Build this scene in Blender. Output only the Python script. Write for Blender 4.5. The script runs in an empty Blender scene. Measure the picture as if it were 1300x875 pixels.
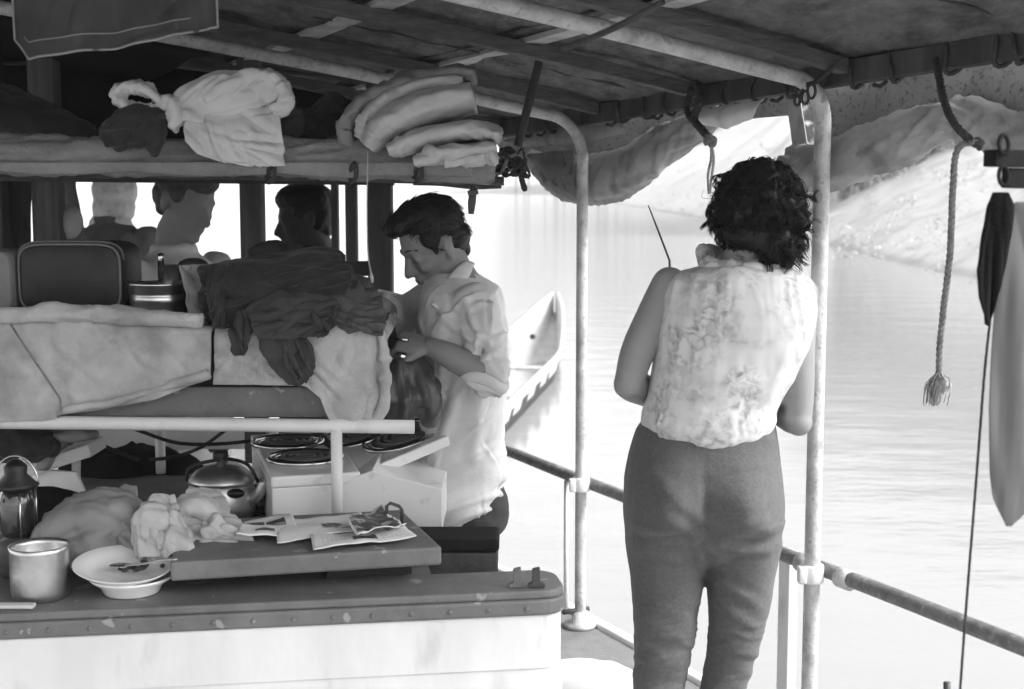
import bpy, math, random
import numpy as np
from mathutils import Vector, Matrix

C = bpy.context.scene
COL = C.collection
random.seed(7)
RNG = np.random.default_rng(7)

# ------------------------------------------------------------------ camera
CAMH = 1.55                      # lens height above the boat floor
PITCH = math.radians(6.4)        # looking slightly down
FOC = 1805.0                     # 50 mm lens on 36 mm film, in units of a 1300 wide frame
cam_data = bpy.data.cameras.new('camera')
cam = bpy.data.objects.new('camera', cam_data)
COL.objects.link(cam)
cam.location = (0, 0, CAMH)
cam.rotation_euler = (math.pi / 2 - PITCH, 0, 0)
cam_data.sensor_width = 36
cam_data.lens = 50
cam_data.clip_start = 0.05
cam_data.clip_end = 6000
cam_data.dof.use_dof = True
cam_data.dof.focus_distance = 3.35
cam_data.dof.aperture_fstop = 5.6
C.camera = cam

# ------------------------------------------------------------------ light
SUN_EL, SUN_AZ = 44.0, 108.0      # azimuth in degrees clockwise from the viewing direction (+Y)
w = bpy.data.worlds.new('World')
C.world = w
w.use_nodes = True
wt = w.node_tree
for n in list(wt.nodes):
    wt.nodes.remove(n)
wo = wt.nodes.new('ShaderNodeOutputWorld')
wb = wt.nodes.new('ShaderNodeBackground')
sky = wt.nodes.new('ShaderNodeTexSky')
sky.sky_type = 'NISHITA'
sky.sun_disc = False
sky.sun_elevation = math.radians(SUN_EL)
sky.sun_rotation = math.radians(SUN_AZ)
sky.dust_density = 3.0
bw = wt.nodes.new('ShaderNodeRGBToBW')          # black-and-white film: a neutral sky
wt.links.new(sky.outputs[0], bw.inputs[0])
wt.links.new(bw.outputs[0], wb.inputs[0])
wb.inputs[1].default_value = 0.15
wt.links.new(wb.outputs[0], wo.inputs[0])

sd = bpy.data.lights.new('sun', 'SUN')
sun = bpy.data.objects.new('sun', sd)
COL.objects.link(sun)
sd.energy = 1.3
sd.angle = math.radians(22)
sd.color = (1, 1, 1)
az, el = math.radians(SUN_AZ), math.radians(SUN_EL)
sdir = Vector((math.sin(az) * math.cos(el), math.cos(az) * math.cos(el), math.sin(el)))
sun.rotation_euler = (-sdir).to_track_quat('-Z', 'Y').to_euler()
sun.location = sdir * 30

C.view_settings.view_transform = 'Standard'
C.view_settings.look = 'None'
C.view_settings.gamma = 1
C.view_settings.exposure = 1.65
C.cycles.max_bounces = 8
C.cycles.diffuse_bounces = 5
C.cycles.use_denoising = True
C.cycles.volume_bounces = 2

# ------------------------------------------------------------------ pixel helpers (photo frame 1300 x 875)
cp, sp = math.cos(PITCH), math.sin(PITCH)


def ray(px, py):
    dx, dy = (px - 650) / FOC, (437.5 - py) / FOC
    return np.array((dx, cp + dy * sp, -sp + dy * cp))


CAM = np.array((0, 0, CAMH))


def W(px, py, Y):
    """point seen at a pixel, Y metres ahead of the lens"""
    r = ray(px, py)
    return CAM + r * (Y / r[1])


def WZ(px, py, z):
    """point seen at a pixel, lying at height z"""
    r = ray(px, py)
    return CAM + r * ((z - CAMH) / r[2])


BA = math.radians(26.3)
D = np.array((-math.sin(BA), math.cos(BA), 0))       # along the boat, away
N = np.array((math.cos(BA), math.sin(BA), 0))        # outboard


def WV(px, py, v):
    """point seen at a pixel, lying v metres outboard of the lens"""
    r = ray(px, py)
    return CAM + r * (v / (r @ N))


def B(u, v, z):
    return D * u + N * v + np.array((0, 0, z))


def S(n, Y):
    return n * Y / FOC


# ------------------------------------------------------------------ noise
def _hash(ix, iy, iz, seed):
    h = (ix * 374761393 + iy * 668265263 + iz * 1274126177 + seed * 974634777) & 0xffffffff
    h = ((h ^ (h >> 13)) * 1103515245) & 0xffffffff
    h = ((h ^ (h >> 16)) * 2246822519) & 0xffffffff
    h = h ^ (h >> 15)
    return (h & 0xffffff) / float(0xffffff) * 2 - 1


def vnoise(P, seed=0):
    P = np.asarray(P, float)
    f = np.floor(P)
    i = f.astype(np.int64)
    t = P - f
    t = t * t * t * (t * (t * 6 - 15) + 10)
    r = 0
    for a in (0, 1):
        for b in (0, 1):
            for c in (0, 1):
                wgt = (t[:, 0] if a else 1 - t[:, 0]) * (t[:, 1] if b else 1 - t[:, 1]) * (t[:, 2] if c else 1 - t[:, 2])
                r = r + wgt * _hash(i[:, 0] + a, i[:, 1] + b, i[:, 2] + c, seed)
    return r


def fbm(P, seed=0, octs=3):
    r, a, s = 0, 1.0, 1.0
    for k in range(octs):
        r = r + a * vnoise(np.asarray(P) * s, seed + k * 17)
        a *= .5
        s *= 2.03
    return r


def ridge(P, seed=0):
    return 1 - 2 * np.abs(vnoise(P, seed))


# ------------------------------------------------------------------ materials
MATS = {}


def mat(name, base, rough=.7, var=.15, scale=8, bump=.0, bscale=60, metal=0, spec=.4, stretch=(1, 1, 1), spots=None,
        spot_scale=20, spot_lo=.55, spot_hi=.62, spot_val=.1, sheen=0, weave=0, coat=0):
    if name in MATS:
        return MATS[name]
    if name.startswith(('cloth', 'canvas', 'shirt', 'wood', 'roof')):
        spec = .12
    m = bpy.data.materials.new(name)
    m.use_nodes = True
    nt = m.node_tree
    bs = nt.nodes['Principled BSDF']
    tc = nt.nodes.new('ShaderNodeTexCoord')
    mp = nt.nodes.new('ShaderNodeMapping')
    mp.inputs['Scale'].default_value = stretch
    nt.links.new(tc.outputs['Object'], mp.inputs[0])
    nz = nt.nodes.new('ShaderNodeTexNoise')
    nz.inputs['Scale'].default_value = scale
    nz.inputs['Detail'].default_value = 5
    nz.inputs['Roughness'].default_value = .6
    nt.links.new(mp.outputs[0], nz.inputs[0])
    rp = nt.nodes.new('ShaderNodeValToRGB')
    lo, hi = base * (1 - var), min(.92, base * (1 + var))
    rp.color_ramp.elements[0].position = .3
    rp.color_ramp.elements[1].position = .7
    rp.color_ramp.elements[0].color = (lo, lo, lo, 1)
    rp.color_ramp.elements[1].color = (hi, hi, hi, 1)
    nt.links.new(nz.outputs['Fac'], rp.inputs[0])
    col = rp.outputs[0]
    if spots:
        n2 = nt.nodes.new('ShaderNodeTexNoise')
        n2.inputs['Scale'].default_value = spot_scale
        n2.inputs['Detail'].default_value = 4
        nt.links.new(mp.outputs[0], n2.inputs[0])
        r2 = nt.nodes.new('ShaderNodeMapRange')
        r2.inputs['From Min'].default_value = spot_lo
        r2.inputs['From Max'].default_value = spot_hi
        r2.inputs['To Max'].default_value = spots
        nt.links.new(n2.outputs['Fac'], r2.inputs[0])
        mx = nt.nodes.new('ShaderNodeMix')
        mx.data_type = 'RGBA'
        nt.links.new(r2.outputs[0], mx.inputs[0])
        nt.links.new(col, mx.inputs[6])
        mx.inputs[7].default_value = (spot_val, spot_val, spot_val, 1)
        col = mx.outputs[2]
    nt.links.new(col, bs.inputs['Base Color'])
    bs.inputs['Roughness'].default_value = rough
    bs.inputs['Metallic'].default_value = metal
    bs.inputs['Specular IOR Level'].default_value = spec
    if sheen:
        bs.inputs['Sheen Weight'].default_value = sheen
    if coat:
        bs.inputs['Coat Weight'].default_value = coat
        bs.inputs['Coat Roughness'].default_value = .15
    if bump:
        nb = nt.nodes.new('ShaderNodeTexNoise')
        nb.inputs['Scale'].default_value = bscale
        nb.inputs['Detail'].default_value = 3
        nt.links.new(mp.outputs[0], nb.inputs[0])
        bp = nt.nodes.new('ShaderNodeBump')
        bp.inputs['Strength'].default_value = bump
        bp.inputs['Distance'].default_value = .01
        nt.links.new(nb.outputs['Fac'], bp.inputs['Height'])
        nt.links.new(bp.outputs[0], bs.inputs['Normal'])
    MATS[name] = m
    return m


M = dict(
    canvas=mat('canvas', .46, .9, .3, 6, .35, 160, spots=.7, spot_scale=8, spot_lo=.53, spot_hi=.7, spot_val=.24, sheen=.2),
    canvas_dark=mat('canvas_dark', .22, .9, .3, 9, .35, 150, spots=.5, spot_scale=26, spot_lo=.56, spot_hi=.63, spot_val=.05),
    canvas_spotted=mat('canvas_spotted', .30, .9, .25, 6, .3, 160, spots=.6, spot_scale=95, spot_lo=.54, spot_hi=.66, spot_val=.08),
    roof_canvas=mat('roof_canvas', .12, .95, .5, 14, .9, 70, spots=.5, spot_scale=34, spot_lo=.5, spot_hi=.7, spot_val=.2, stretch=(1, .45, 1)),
    wood=mat('wood', .10, .7, .35, 14, .4, 40, stretch=(1, 1, 6)),
    wood_post=mat('wood_post', .085, .75, .4, 16, .3, 40, stretch=(3, 3, .18)),
    wood_dark=mat('wood_dark', .07, .7, .4, 14, .4, 40, stretch=(1, 1, .2)),
    wood_pale=mat('wood_pale', .42, .7, .3, 12, .3, 40),
    pipe=mat('pipe', .48, .5, .35, 25, .25, 90, spots=.5, spot_scale=50, spot_lo=.58, spot_hi=.66, spot_val=.14),
    rail_pipe=mat('rail_pipe', .15, .5, .35, 25, .25, 90, spots=.5, spot_scale=50, spot_lo=.58, spot_hi=.66, spot_val=.3),
    pipe_dark=mat('pipe_dark', .14, .5, .3, 25, .2, 90),
    white_paint=mat('white_paint', .74, .45, .10, 5, .06, 60, spots=.35, spot_scale=13, spot_lo=.58, spot_hi=.70, spot_val=.36, stretch=(1, 1, .4)),
    cream_paint=mat('cream_paint', .62, .5, .08, 8, .05, 60),
    enamel=mat('enamel', .80, .25, .05, 6, spots=.3, spot_scale=18, spot_lo=.64, spot_hi=.72, spot_val=.3, spec=.5),
    grey_paint=mat('grey_paint', .155, .55, .22, 10, .12, 70, spots=.8, spot_scale=22, spot_lo=.655, spot_hi=.68, spot_val=.34),
    grey_deck=mat('grey_deck', .25, .8, .2, 9, .2, 80),
    black_paint=mat('black_paint', .012, .4, .3, 12, .1, 60),
    matt_black=mat('matt_black', .012, .75, .3, 12, .1, 60, spec=.15),
    burner_plate=mat('burner_plate', .16, .6, .3, 20),
    coil=mat('coil', .10, .5, .3, 20),
    charcoal=mat('charcoal', .05, .75, .35, 12, .3, 80),
    leather=mat('leather', .06, .3, .35, 9, .12, 60, spec=.5),
    vinyl=mat('vinyl', .026, .5, .3, 9, .12, 120),
    piping=mat('piping', .16, .6, .2, 9),
    aluminium=mat('aluminium', .62, .3, .12, 20, .05, 80, metal=1),
    steel=mat('steel', .5, .22, .15, 20, metal=1),
    iron=mat('iron', .05, .5, .3, 30, .2, 60, spec=.5),
    rope=mat('rope', .22, .95, .3, 60, .4, 300),
    rope_dark=mat('rope_dark', .05, .95, .3, 60, .4, 300),
    rope_pale=mat('rope_pale', .45, .95, .2, 60, .4, 300),
    skin=mat('skin', .27, .55, .1, 14, .08, 200),
    skin_dark=mat('skin_dark', .10, .55, .1, 14, .08, 200),
    hair=mat('hair', .008, .5, .3, 40, spec=.35),
    shirt_khaki=mat('shirt_khaki', .64, .9, .1, 10, .15, 220, sheen=.1),
    shirt_white=mat('shirt_white', .7, .9, .06, 10, .15, 220),
    shirt_print=mat('shirt_print', .66, .9, .05, 6, .15, 200, spots=.55, spot_scale=11, spot_lo=.54, spot_hi=.68, spot_val=.26),
    slacks=mat('slacks', .10, .92, .2, 120, .3, 420, sheen=.12),
    trousers=mat('trousers', .035, .85, .2, 20, .2, 200),
    cloth_white=mat('cloth_white', .62, .92, .1, 9, .10, 260),
    cloth_cream=mat('cloth_cream', .5, .92, .14, 10, .12, 260),
    cloth_grey=mat('cloth_grey', .26, .92, .18, 9, .12, 260),
    canvas_side=mat('canvas_side', .36, .9, .25, 7, .2, 160, spots=.7, spot_scale=11, spot_lo=.54, spot_hi=.68, spot_val=.16),
    brushed=mat('brushed', .68, .42, .1, 30, .03, 120, metal=1),
    cloth_plain=mat('cloth_plain', .15, .92, .08, 6, .05, 260),
    cloth_grey2=mat('cloth_grey2', .11, .92, .2, 9, .3, 200),
    canvas_roll=mat('canvas_roll', .24, .9, .3, 6, .35, 160, spots=.45, spot_scale=8, spot_lo=.56, spot_hi=.7, spot_val=.16),
    cloth_mid=mat('cloth_mid', .062, .92, .2, 9, .12, 260),
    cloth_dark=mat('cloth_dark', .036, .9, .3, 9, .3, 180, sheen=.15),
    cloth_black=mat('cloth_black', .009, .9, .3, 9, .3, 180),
    porcelain=mat('porcelain', .88, .15, .03, 8, spec=.5),
)


# ------------------------------------------------------------------ mesh builder
class MB:
    def __init__(self):
        self.v, self.f = [], []

    def add(self, V, F):
        o = len(self.v)
        self.v.extend([tuple(map(float, p)) for p in V])
        self.f.extend([tuple(i + o for i in q) for q in F])
        return self

    def loft(self, rings, cap=True, closed=False):
        n = len(rings[0])
        V = [p for r in rings for p in r]
        F = []
        R = len(rings)
        for i in range(R if closed else R - 1):
            j = (i + 1) % R
            for k in range(n):
                l = (k + 1) % n
                F.append((i * n + k, i * n + l, j * n + l, j * n + k))
        if cap and not closed:
            F.append(tuple(range(n))[::-1])
            F.append(tuple((R - 1) * n + k for k in range(n)))
        return self.add(V, F)

    def tube(self, path, r, n=10, cap=True, flat=1.0, up=None, closed=False):
        path = [np.asarray(p, float) for p in path]
        m = len(path)
        rr = r if hasattr(r, '__len__') else [r] * m
        ff = flat if hasattr(flat, '__len__') else [flat] * m
        T = []
        for i in range(m):
            if closed:
                t = path[(i + 1) % m] - path[i - 1]
            else:
                t = path[min(i + 1, m - 1)] - path[max(i - 1, 0)]
            T.append(t / (np.linalg.norm(t) + 1e-12))
        a = np.array((0, 0, 1.)) if up is None else np.asarray(up, float)
        if abs(a @ T[0]) > .95:
            a = np.array((0, 1., 0))
        rings = []
        for i in range(m):
            a = a - (a @ T[i]) * T[i]
            a = a / (np.linalg.norm(a) + 1e-12)
            b = np.cross(T[i], a)
            rings.append([path[i] + rr[i] * (math.cos(q) * b + ff[i] * math.sin(q) * a)
                          for q in [2 * math.pi * k / n for k in range(n)]])
        return self.loft(rings, cap, closed)

    def box(self, c, s, R=None):
        c = np.asarray(c, float)
        V = []
        for z in (-.5, .5):
            for y in (-.5, .5):
                for x in (-.5, .5):
                    p = np.array((x * s[0], y * s[1], z * s[2]))
                    if R is not None:
                        p = R @ p
                    V.append(c + p)
        return self.add(V, [(0, 2, 3, 1), (4, 5, 7, 6), (0, 1, 5, 4), (2, 6, 7, 3), (0, 4, 6, 2), (1, 3, 7, 5)])

    def beam(self, p, q, wdt, hgt, up=(0, 0, 1)):
        """square bar from p to q"""
        p, q = np.asarray(p, float), np.asarray(q, float)
        t = (q - p) / np.linalg.norm(q - p)
        u = np.asarray(up, float)
        u = u - (u @ t) * t
        u /= np.linalg.norm(u)
        s = np.cross(t, u)
        return self.loft([[e + sx * s * wdt / 2 + sz * u * hgt / 2 for sx, sz in ((-1, -1), (1, -1), (1, 1), (-1, 1))] for e in (p, q)])

    def slab(self, pts, down):
        """prism: polygon pts (top), extruded by vector down"""
        n = len(pts)
        pts = [np.asarray(p, float) for p in pts]
        V = pts + [p + np.asarray(down, float) for p in pts]
        F = [tuple(range(n)), tuple(range(2 * n - 1, n - 1, -1))]
        for i in range(n):
            j = (i + 1) % n
            F.append((i, i + n, j + n, j))
        return self.add(V, F)

    def lathe(self, prof, c, n=32, R=None, cap=True):
        c = np.asarray(c, float)
        rings = []
        for r, z in prof:
            ring = []
            for k in range(n):
                a = 2 * math.pi * k / n
                p = np.array((max(r, 1e-4) * math.cos(a), max(r, 1e-4) * math.sin(a), z))
                if R is not None:
                    p = R @ p
                ring.append(c + p)
            rings.append(ring)
        return self.loft(rings, cap)

    def ell(self, c, r, R=None, nu=16, nv=10):
        prof = [(math.sin(math.pi * i / nv), -math.cos(math.pi * i / nv)) for i in range(nv + 1)]
        c = np.asarray(c, float)
        rings = []
        for rad, z in prof:
            ring = []
            for k in range(nu):
                a = 2 * math.pi * k / nu
                p = np.array((max(rad, 1e-3) * math.cos(a) * r[0], max(rad, 1e-3) * math.sin(a) * r[1], z * r[2]))
                if R is not None:
                    p = R @ p
                ring.append(c + p)
            rings.append(ring)
        return self.loft(rings)

    def cap(self, p, q, r1, r2=None, n=12):
        """tapered capsule"""
        r2 = r1 if r2 is None else r2
        p, q = np.asarray(p, float), np.asarray(q, float)
        t = (q - p) / (np.linalg.norm(q - p) + 1e-9)
        path, rad = [], []
        for a in (90, 65, 40, 15):
            path.append(p - t * r1 * math.sin(math.radians(a)))
            rad.append(max(r1 * math.cos(math.radians(a)), 1e-3))
        for a in (15, 40, 65, 90):
            path.append(q + t * r2 * math.sin(math.radians(a)))
            rad.append(max(r2 * math.cos(math.radians(a)), 1e-3))
        return self.tube(path, rad, n)

    def grid(self, G, flip=False):
        G = np.asarray(G)
        ny, nx = G.shape[:2]
        F = []
        for j in range(ny - 1):
            for i in range(nx - 1):
                q = (j * nx + i, j * nx + i + 1, (j + 1) * nx + i + 1, (j + 1) * nx + i)
                F.append(q[::-1] if flip else q)
        return self.add(G.reshape(-1, 3), F)

    def rope(self, path, r, pitch=.05, n=5, per=None):
        """three-strand laid rope"""
        P = resample(path, max(8, int(plen(path) / (pitch / 6))))
        m = len(P)
        T = np.gradient(P, axis=0)
        T /= np.linalg.norm(T, axis=1)[:, None] + 1e-12
        a = np.array((.3, .9, .2))
        s = np.concatenate([[0], np.cumsum(np.linalg.norm(np.diff(P, axis=0), axis=1))])
        fr = []
        for i in range(m):
            a = a - (a @ T[i]) * T[i]
            a = a / (np.linalg.norm(a) + 1e-12)
            fr.append((a, np.cross(T[i], a)))
        for k in range(3):
            pp = [P[i] + r * .5 * (math.cos(2 * math.pi * (s[i] / pitch + k / 3)) * fr[i][0]
                                   + math.sin(2 * math.pi * (s[i] / pitch + k / 3)) * fr[i][1]) for i in range(m)]
            self.tube(pp, r * .56, n)
        return self

    def arrays(self):
        return np.array(self.v, float), self.f


def plen(path):
    P = np.asarray(path, float)
    return float(np.linalg.norm(np.diff(P, axis=0), axis=1).sum())


def smoothpath(pts, n=24):
    """Catmull-Rom through pts"""
    P = [np.asarray(p, float) for p in pts]
    P = [2 * P[0] - P[1]] + P + [2 * P[-1] - P[-2]]
    out = []
    m = len(P) - 3
    for i in range(m):
        p0, p1, p2, p3 = P[i:i + 4]
        k = max(2, n // m)
        for t in np.linspace(0, 1, k, endpoint=(i == m - 1)):
            out.append(.5 * (2 * p1 + (p2 - p0) * t + (2 * p0 - 5 * p1 + 4 * p2 - p3) * t * t + (3 * p1 - p0 - 3 * p2 + p3) * t ** 3))
    return out


def resample(path, n):
    P = np.asarray(path, float)
    s = np.concatenate([[0], np.cumsum(np.linalg.norm(np.diff(P, axis=0), axis=1))])
    t = np.linspace(0, s[-1], n)
    return np.stack([np.interp(t, s, P[:, k]) for k in range(P.shape[1])], 1)


def link(name, V, F, material, parent=None, smooth=True, bevel=0, solid=0, sub=0, auto=None):
    me = bpy.data.meshes.new(name)
    me.from_pydata([tuple(map(float, p)) for p in V], [], [tuple(int(i) for i in q) for q in F])
    me.validate()
    me.update()
    if material is not None:
        me.materials.append(M[material] if isinstance(material, str) else material)
    if smooth:
        me.polygons.foreach_set('use_smooth', [True] * len(me.polygons))
    o = bpy.data.objects.new(name, me)
    COL.objects.link(o)
    if auto:
        try:
            me.set_sharp_from_angle(angle=math.radians(auto))
        except Exception:
            pass
    if parent is not None:
        o.parent = parent
        if parent.parent is None:      # a thing sits at its base and never rotates; its parts are laid out in world coordinates
            o.matrix_parent_inverse = Matrix.Translation(-parent.location)
    if solid:
        md = o.modifiers.new('solid', 'SOLIDIFY')
        md.thickness = solid
        md.offset = 0
    if sub:
        md = o.modifiers.new('sub', 'SUBSURF')
        md.levels = md.render_levels = sub
    if bevel:
        md = o.modifiers.new('bevel', 'BEVEL')
        md.width = bevel
        md.segments = 2
        md.limit_method = 'ANGLE'
        md.angle_limit = math.radians(35)
    return o


def put(name, mb, material, parent=None, **k):
    return link(name, mb.v, mb.f, material, parent, **k)


def tag(o, label, cat, group=None):
    o['label'] = label
    o['category'] = cat
    if group:
        o['group'] = group
    return o


def thing(name, label, cat, loc=(0, 0, 0), group=None):
    o = bpy.data.objects.new(name, None)
    COL.objects.link(o)
    o.location = [float(x) for x in loc]
    o.empty_display_size = .05
    return tag(o, label, cat, group)


def struct(o):
    o['kind'] = 'structure'
    return o


# ------------------------------------------------------------------ voxel union, for bodies and heaps
def remesh(mb, voxel, smooth=4, fac=.5):
    me = bpy.data.meshes.new('tmp')
    me.from_pydata(mb.v, [], mb.f)
    o = bpy.data.objects.new('tmp', me)
    COL.objects.link(o)
    r = o.modifiers.new('r', 'REMESH')
    r.mode = 'VOXEL'
    r.voxel_size = voxel
    if smooth:
        s = o.modifiers.new('s', 'SMOOTH')
        s.iterations = smooth
        s.factor = fac
    dg = bpy.context.evaluated_depsgraph_get()
    e = bpy.data.meshes.new_from_object(o.evaluated_get(dg))
    V = np.empty(len(e.vertices) * 3)
    e.vertices.foreach_get('co', V)
    Nn = np.empty(len(e.vertices) * 3)
    e.vertices.foreach_get('normal', Nn)
    F = [tuple(p.vertices) for p in e.polygons]
    bpy.data.objects.remove(o)
    bpy.data.meshes.remove(me)
    bpy.data.meshes.remove(e)
    return V.reshape(-1, 3), F, Nn.reshape(-1, 3)


# ------------------------------------------------------------------ creases for cloth
def mesh_normals(V, F):
    n = np.zeros_like(V)
    for k in (3, 4):
        Q = np.array([f for f in F if len(f) == k], int)
        if not len(Q):
            continue
        a, b, c = V[Q[:, 0]], V[Q[:, 1]], V[Q[:, -2 if k == 4 else 2]]
        m = np.cross(V[Q[:, 2]] - a, V[Q[:, k - 1]] - b) if k == 4 else np.cross(b - a, V[Q[:, 2]] - a)
        for j in range(k):
            np.add.at(n, Q[:, j], m)
    return n / (np.linalg.norm(n, axis=1)[:, None] + 1e-12)


def creases(V, Nn, n, ln=(.05, .15), wd=(.006, .012), am=(.004, .009), seed=0, main=None, keep=.5):
    """height of n random soft creases running over the surface; main = preferred direction, keep = how strongly"""
    r = random.Random(seed)
    d = np.zeros(len(V))
    for k in range(n):
        i = r.randrange(len(V))
        p = V[i]
        t = np.array([r.gauss(0, 1) for _ in range(3)])
        if main is not None:
            mm = main(p) if callable(main) else np.asarray(main, float)
            t = t / np.linalg.norm(t) * (1 - keep) + mm / (np.linalg.norm(mm) + 1e-9) * keep * (1 if r.random() < .5 else -1)
        t = t - (t @ Nn[i]) * Nn[i]
        t /= np.linalg.norm(t) + 1e-9
        L, w, a = r.uniform(*ln), r.uniform(*wd), r.uniform(*am)
        side = np.cross(t, Nn[i])
        curve = r.uniform(-.25, .25)
        R = V - p
        s_ = R @ t
        sel = np.abs(s_) < L * .75
        if not sel.any():
            continue
        Q = R[sel]
        s2 = s_[sel]
        x = Q @ side - curve * s2 * s2 / L
        h = Q @ Nn[i]
        prof = np.exp(-(np.abs(x) / w) ** 1.35) - .62 * np.exp(-((x - w * 1.9) / (w * 1.1)) ** 2)
        d[sel] += a * prof * np.exp(-(s2 / (L * .42)) ** 4) * np.exp(-(h / .05) ** 2)
    return d


def upsample(G, k):
    """finer copy of a grid of points, by Catmull-Rom along both directions"""
    def up(A):
        n = len(A)
        P = np.concatenate([2 * A[:1] - A[1:2], A, 2 * A[-1:] - A[-2:-1]])
        out = []
        for i in range(n - 1):
            p0, p1, p2, p3 = P[i:i + 4]
            for t in np.arange(k) / k:
                out.append(.5 * (2 * p1 + (p2 - p0) * t + (2 * p0 - 5 * p1 + 4 * p2 - p3) * t * t + (3 * p1 - p0 - 3 * p2 + p3) * t ** 3))
        out.append(A[-1])
        return np.array(out)
    return up(up(np.asarray(G)).swapaxes(0, 1)).swapaxes(0, 1)


def creased_grid(G, k, n, seed=0, **kw):
    U = upsample(G, k)
    m = MB().grid(U)
    V, F = m.arrays()
    Nn = mesh_normals(V, F)
    V = V + Nn * creases(V, Nn, n, seed=seed, **kw)[:, None]
    m.v = [tuple(p) for p in V]
    return m


def ppath(pts, Y, n=24):
    """pixel path (x, y, half thickness px[, dY]) -> world points and radii"""
    q = smoothpath([np.append(W(p[0], p[1], Y + (p[3] if len(p) > 3 else 0)), S(p[2], Y)) for p in pts], n)
    return [a[:3] for a in q], [max(a[3], .002) for a in q]


def soft(name, paths, Y, material, parent=None, label=None, cat=None, voxel=.006, deep=3.0, smooth=4, ncr=60, amp=(.004, .009), ln=(.05, .14), wd=(.005, .011), seed=0, main=None, keep=.5, noise=.004, n=24):
    """soft folded cloth: flattened bands (px paths) merged into one body, then creased"""
    m = MB()
    for pth in paths:
        dp = deep
        yy = Y
        if isinstance(pth, tuple):
            pth, dp = pth[0], pth[1]
        P, R = ppath(pth, yy, n)
        T = np.gradient(np.array(P), axis=0)
        T /= np.linalg.norm(T, axis=1)[:, None] + 1e-9
        rings = []
        for i in range(len(P)):
            a = np.cross(T[i], (0, 1., 0))
            a /= np.linalg.norm(a) + 1e-9
            ring = []
            for q in np.linspace(0, 2 * math.pi, 20, endpoint=False):
                c_, s_ = math.cos(q), math.sin(q)
                rad = (abs(c_) ** 2.8 + abs(s_) ** 2.8) ** (-1 / 2.8)
                ring.append(P[i] + np.array((0, 1, 0)) * c_ * rad * max(R[i], .006) * dp + a * s_ * rad * R[i])
            rings.append(ring)
        m.loft(rings)
    V, F, Nn = remesh(m, voxel, smooth)
    d = creases(V, Nn, ncr, ln, wd, amp, seed, main, keep) + fbm(V * 16, seed) * noise
    V = V + Nn * d[:, None]
    o = link(name, V, F, material, parent)
    if label:
        tag(o, label, cat)
    return o


def flat_grid(c, ux, uy, nx, ny, jitter=.004):
    """nx x ny grid centred on c spanned by vectors ux, uy"""
    c, ux, uy = (np.asarray(a, float) for a in (c, ux, uy))
    s = np.linspace(-.5, .5, nx)
    t = np.linspace(-.5, .5, ny)
    G = c + s[None, :, None] * ux + t[:, None, None] * uy
    n = np.cross(ux, uy)
    n /= np.linalg.norm(n) + 1e-9
    X = G.reshape(-1, 3)
    return G + (fbm(X * 14 + c * 3.1, 5).reshape(ny, nx, 1) * n) * jitter * 2
# ================================================================== SETTING: water, bank, boat floor
WATER = -.40


def water_material():
    m = bpy.data.materials.new('water')
    m.use_nodes = True
    nt = m.node_tree
    bs = nt.nodes['Principled BSDF']
    bs.inputs['Base Color'].default_value = (.32, .32, .32, 1)      # silty river
    bs.inputs['Roughness'].default_value = .12
    bs.inputs['Specular IOR Level'].default_value = .45
    bs.inputs['IOR'].default_value = 1.33
    tc = nt.nodes.new('ShaderNodeTexCoord')
    last = None
    for sc, st, di, rot, strch in ((.8, .5, .028, .35, (1, 2.6, 1)), (6.0, .4, .008, -.2, (1, 2.2, 1))):
        mp = nt.nodes.new('ShaderNodeMapping')
        mp.inputs['Rotation'].default_value = (0, 0, rot)
        mp.inputs['Scale'].default_value = strch
        nt.links.new(tc.outputs['Object'], mp.inputs[0])
        nz = nt.nodes.new('ShaderNodeTexNoise')
        nz.inputs['Scale'].default_value = sc
        nz.inputs['Detail'].default_value = 4
        nt.links.new(mp.outputs[0], nz.inputs[0])
        bp = nt.nodes.new('ShaderNodeBump')
        bp.inputs['Strength'].default_value = st
        bp.inputs['Distance'].default_value = di
        nt.links.new(nz.outputs['Fac'], bp.inputs['Height'])
        if last is not None:
            nt.links.new(last.outputs[0], bp.inputs['Normal'])
        last = bp
    nt.links.new(last.outputs[0], bs.inputs['Normal'])
    return m


mb = MB()
R0 = 3000
mb.add([(-R0, -R0, WATER), (R0, -R0, WATER), (R0, R0, WATER), (-R0, R0, WATER)], [(0, 1, 2, 3)])
struct(put('water', mb, water_material(), smooth=False))

# the far bank comes nearer towards the right of the view
shore = [np.array(p) for p in ((-2500, 900), (-900, 620), (-300, 480))]
for px, py in ((650, 246), (760, 256), (850, 271), (950, 291), (1050, 313), (1130, 332), (1250, 356), (1330, 372)):
    p = WZ(px, py, WATER)
    shore.append(p[:2])
p_last = shore[-1]
tl = (shore[-1] - shore[-3]) / np.linalg.norm(shore[-1] - shore[-3])
shore += [p_last + tl * q for q in (6, 20, 60)]
sh = np.array(smoothpath([np.append(p, 0) for p in shore], 150))[:, :2]
tan = np.gradient(sh, axis=0)
tan /= np.linalg.norm(tan, axis=1)[:, None]
nor = np.stack([-tan[:, 1], tan[:, 0]], 1)
nor = np.tile(np.array((.25, .95)), (len(sh), 1))      # the land lies straight beyond the shore
offs = [-3, 0, .5, 1.2, 2.5, 5, 9, 15, 24, 38, 60, 100, 180, 320]
hts = [-.5, -.08, .08, .18, .34, .62, 1.05, 1.7, 2.6, 4.0, 6.3, 10.5, 18, 30]
G = np.zeros((len(offs), len(sh), 3))
for j, (of, h) in enumerate(zip(offs, hts)):
    P = np.concatenate([sh + nor * of, np.zeros((len(sh), 1))], 1)
    P[:, 2] = WATER + h + fbm(np.concatenate([P[:, :2] * .11, np.zeros((len(sh), 1))], 1), 3) * min(.9, abs(h) * .16)
    G[j] = P
mb = MB().grid(G)
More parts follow.
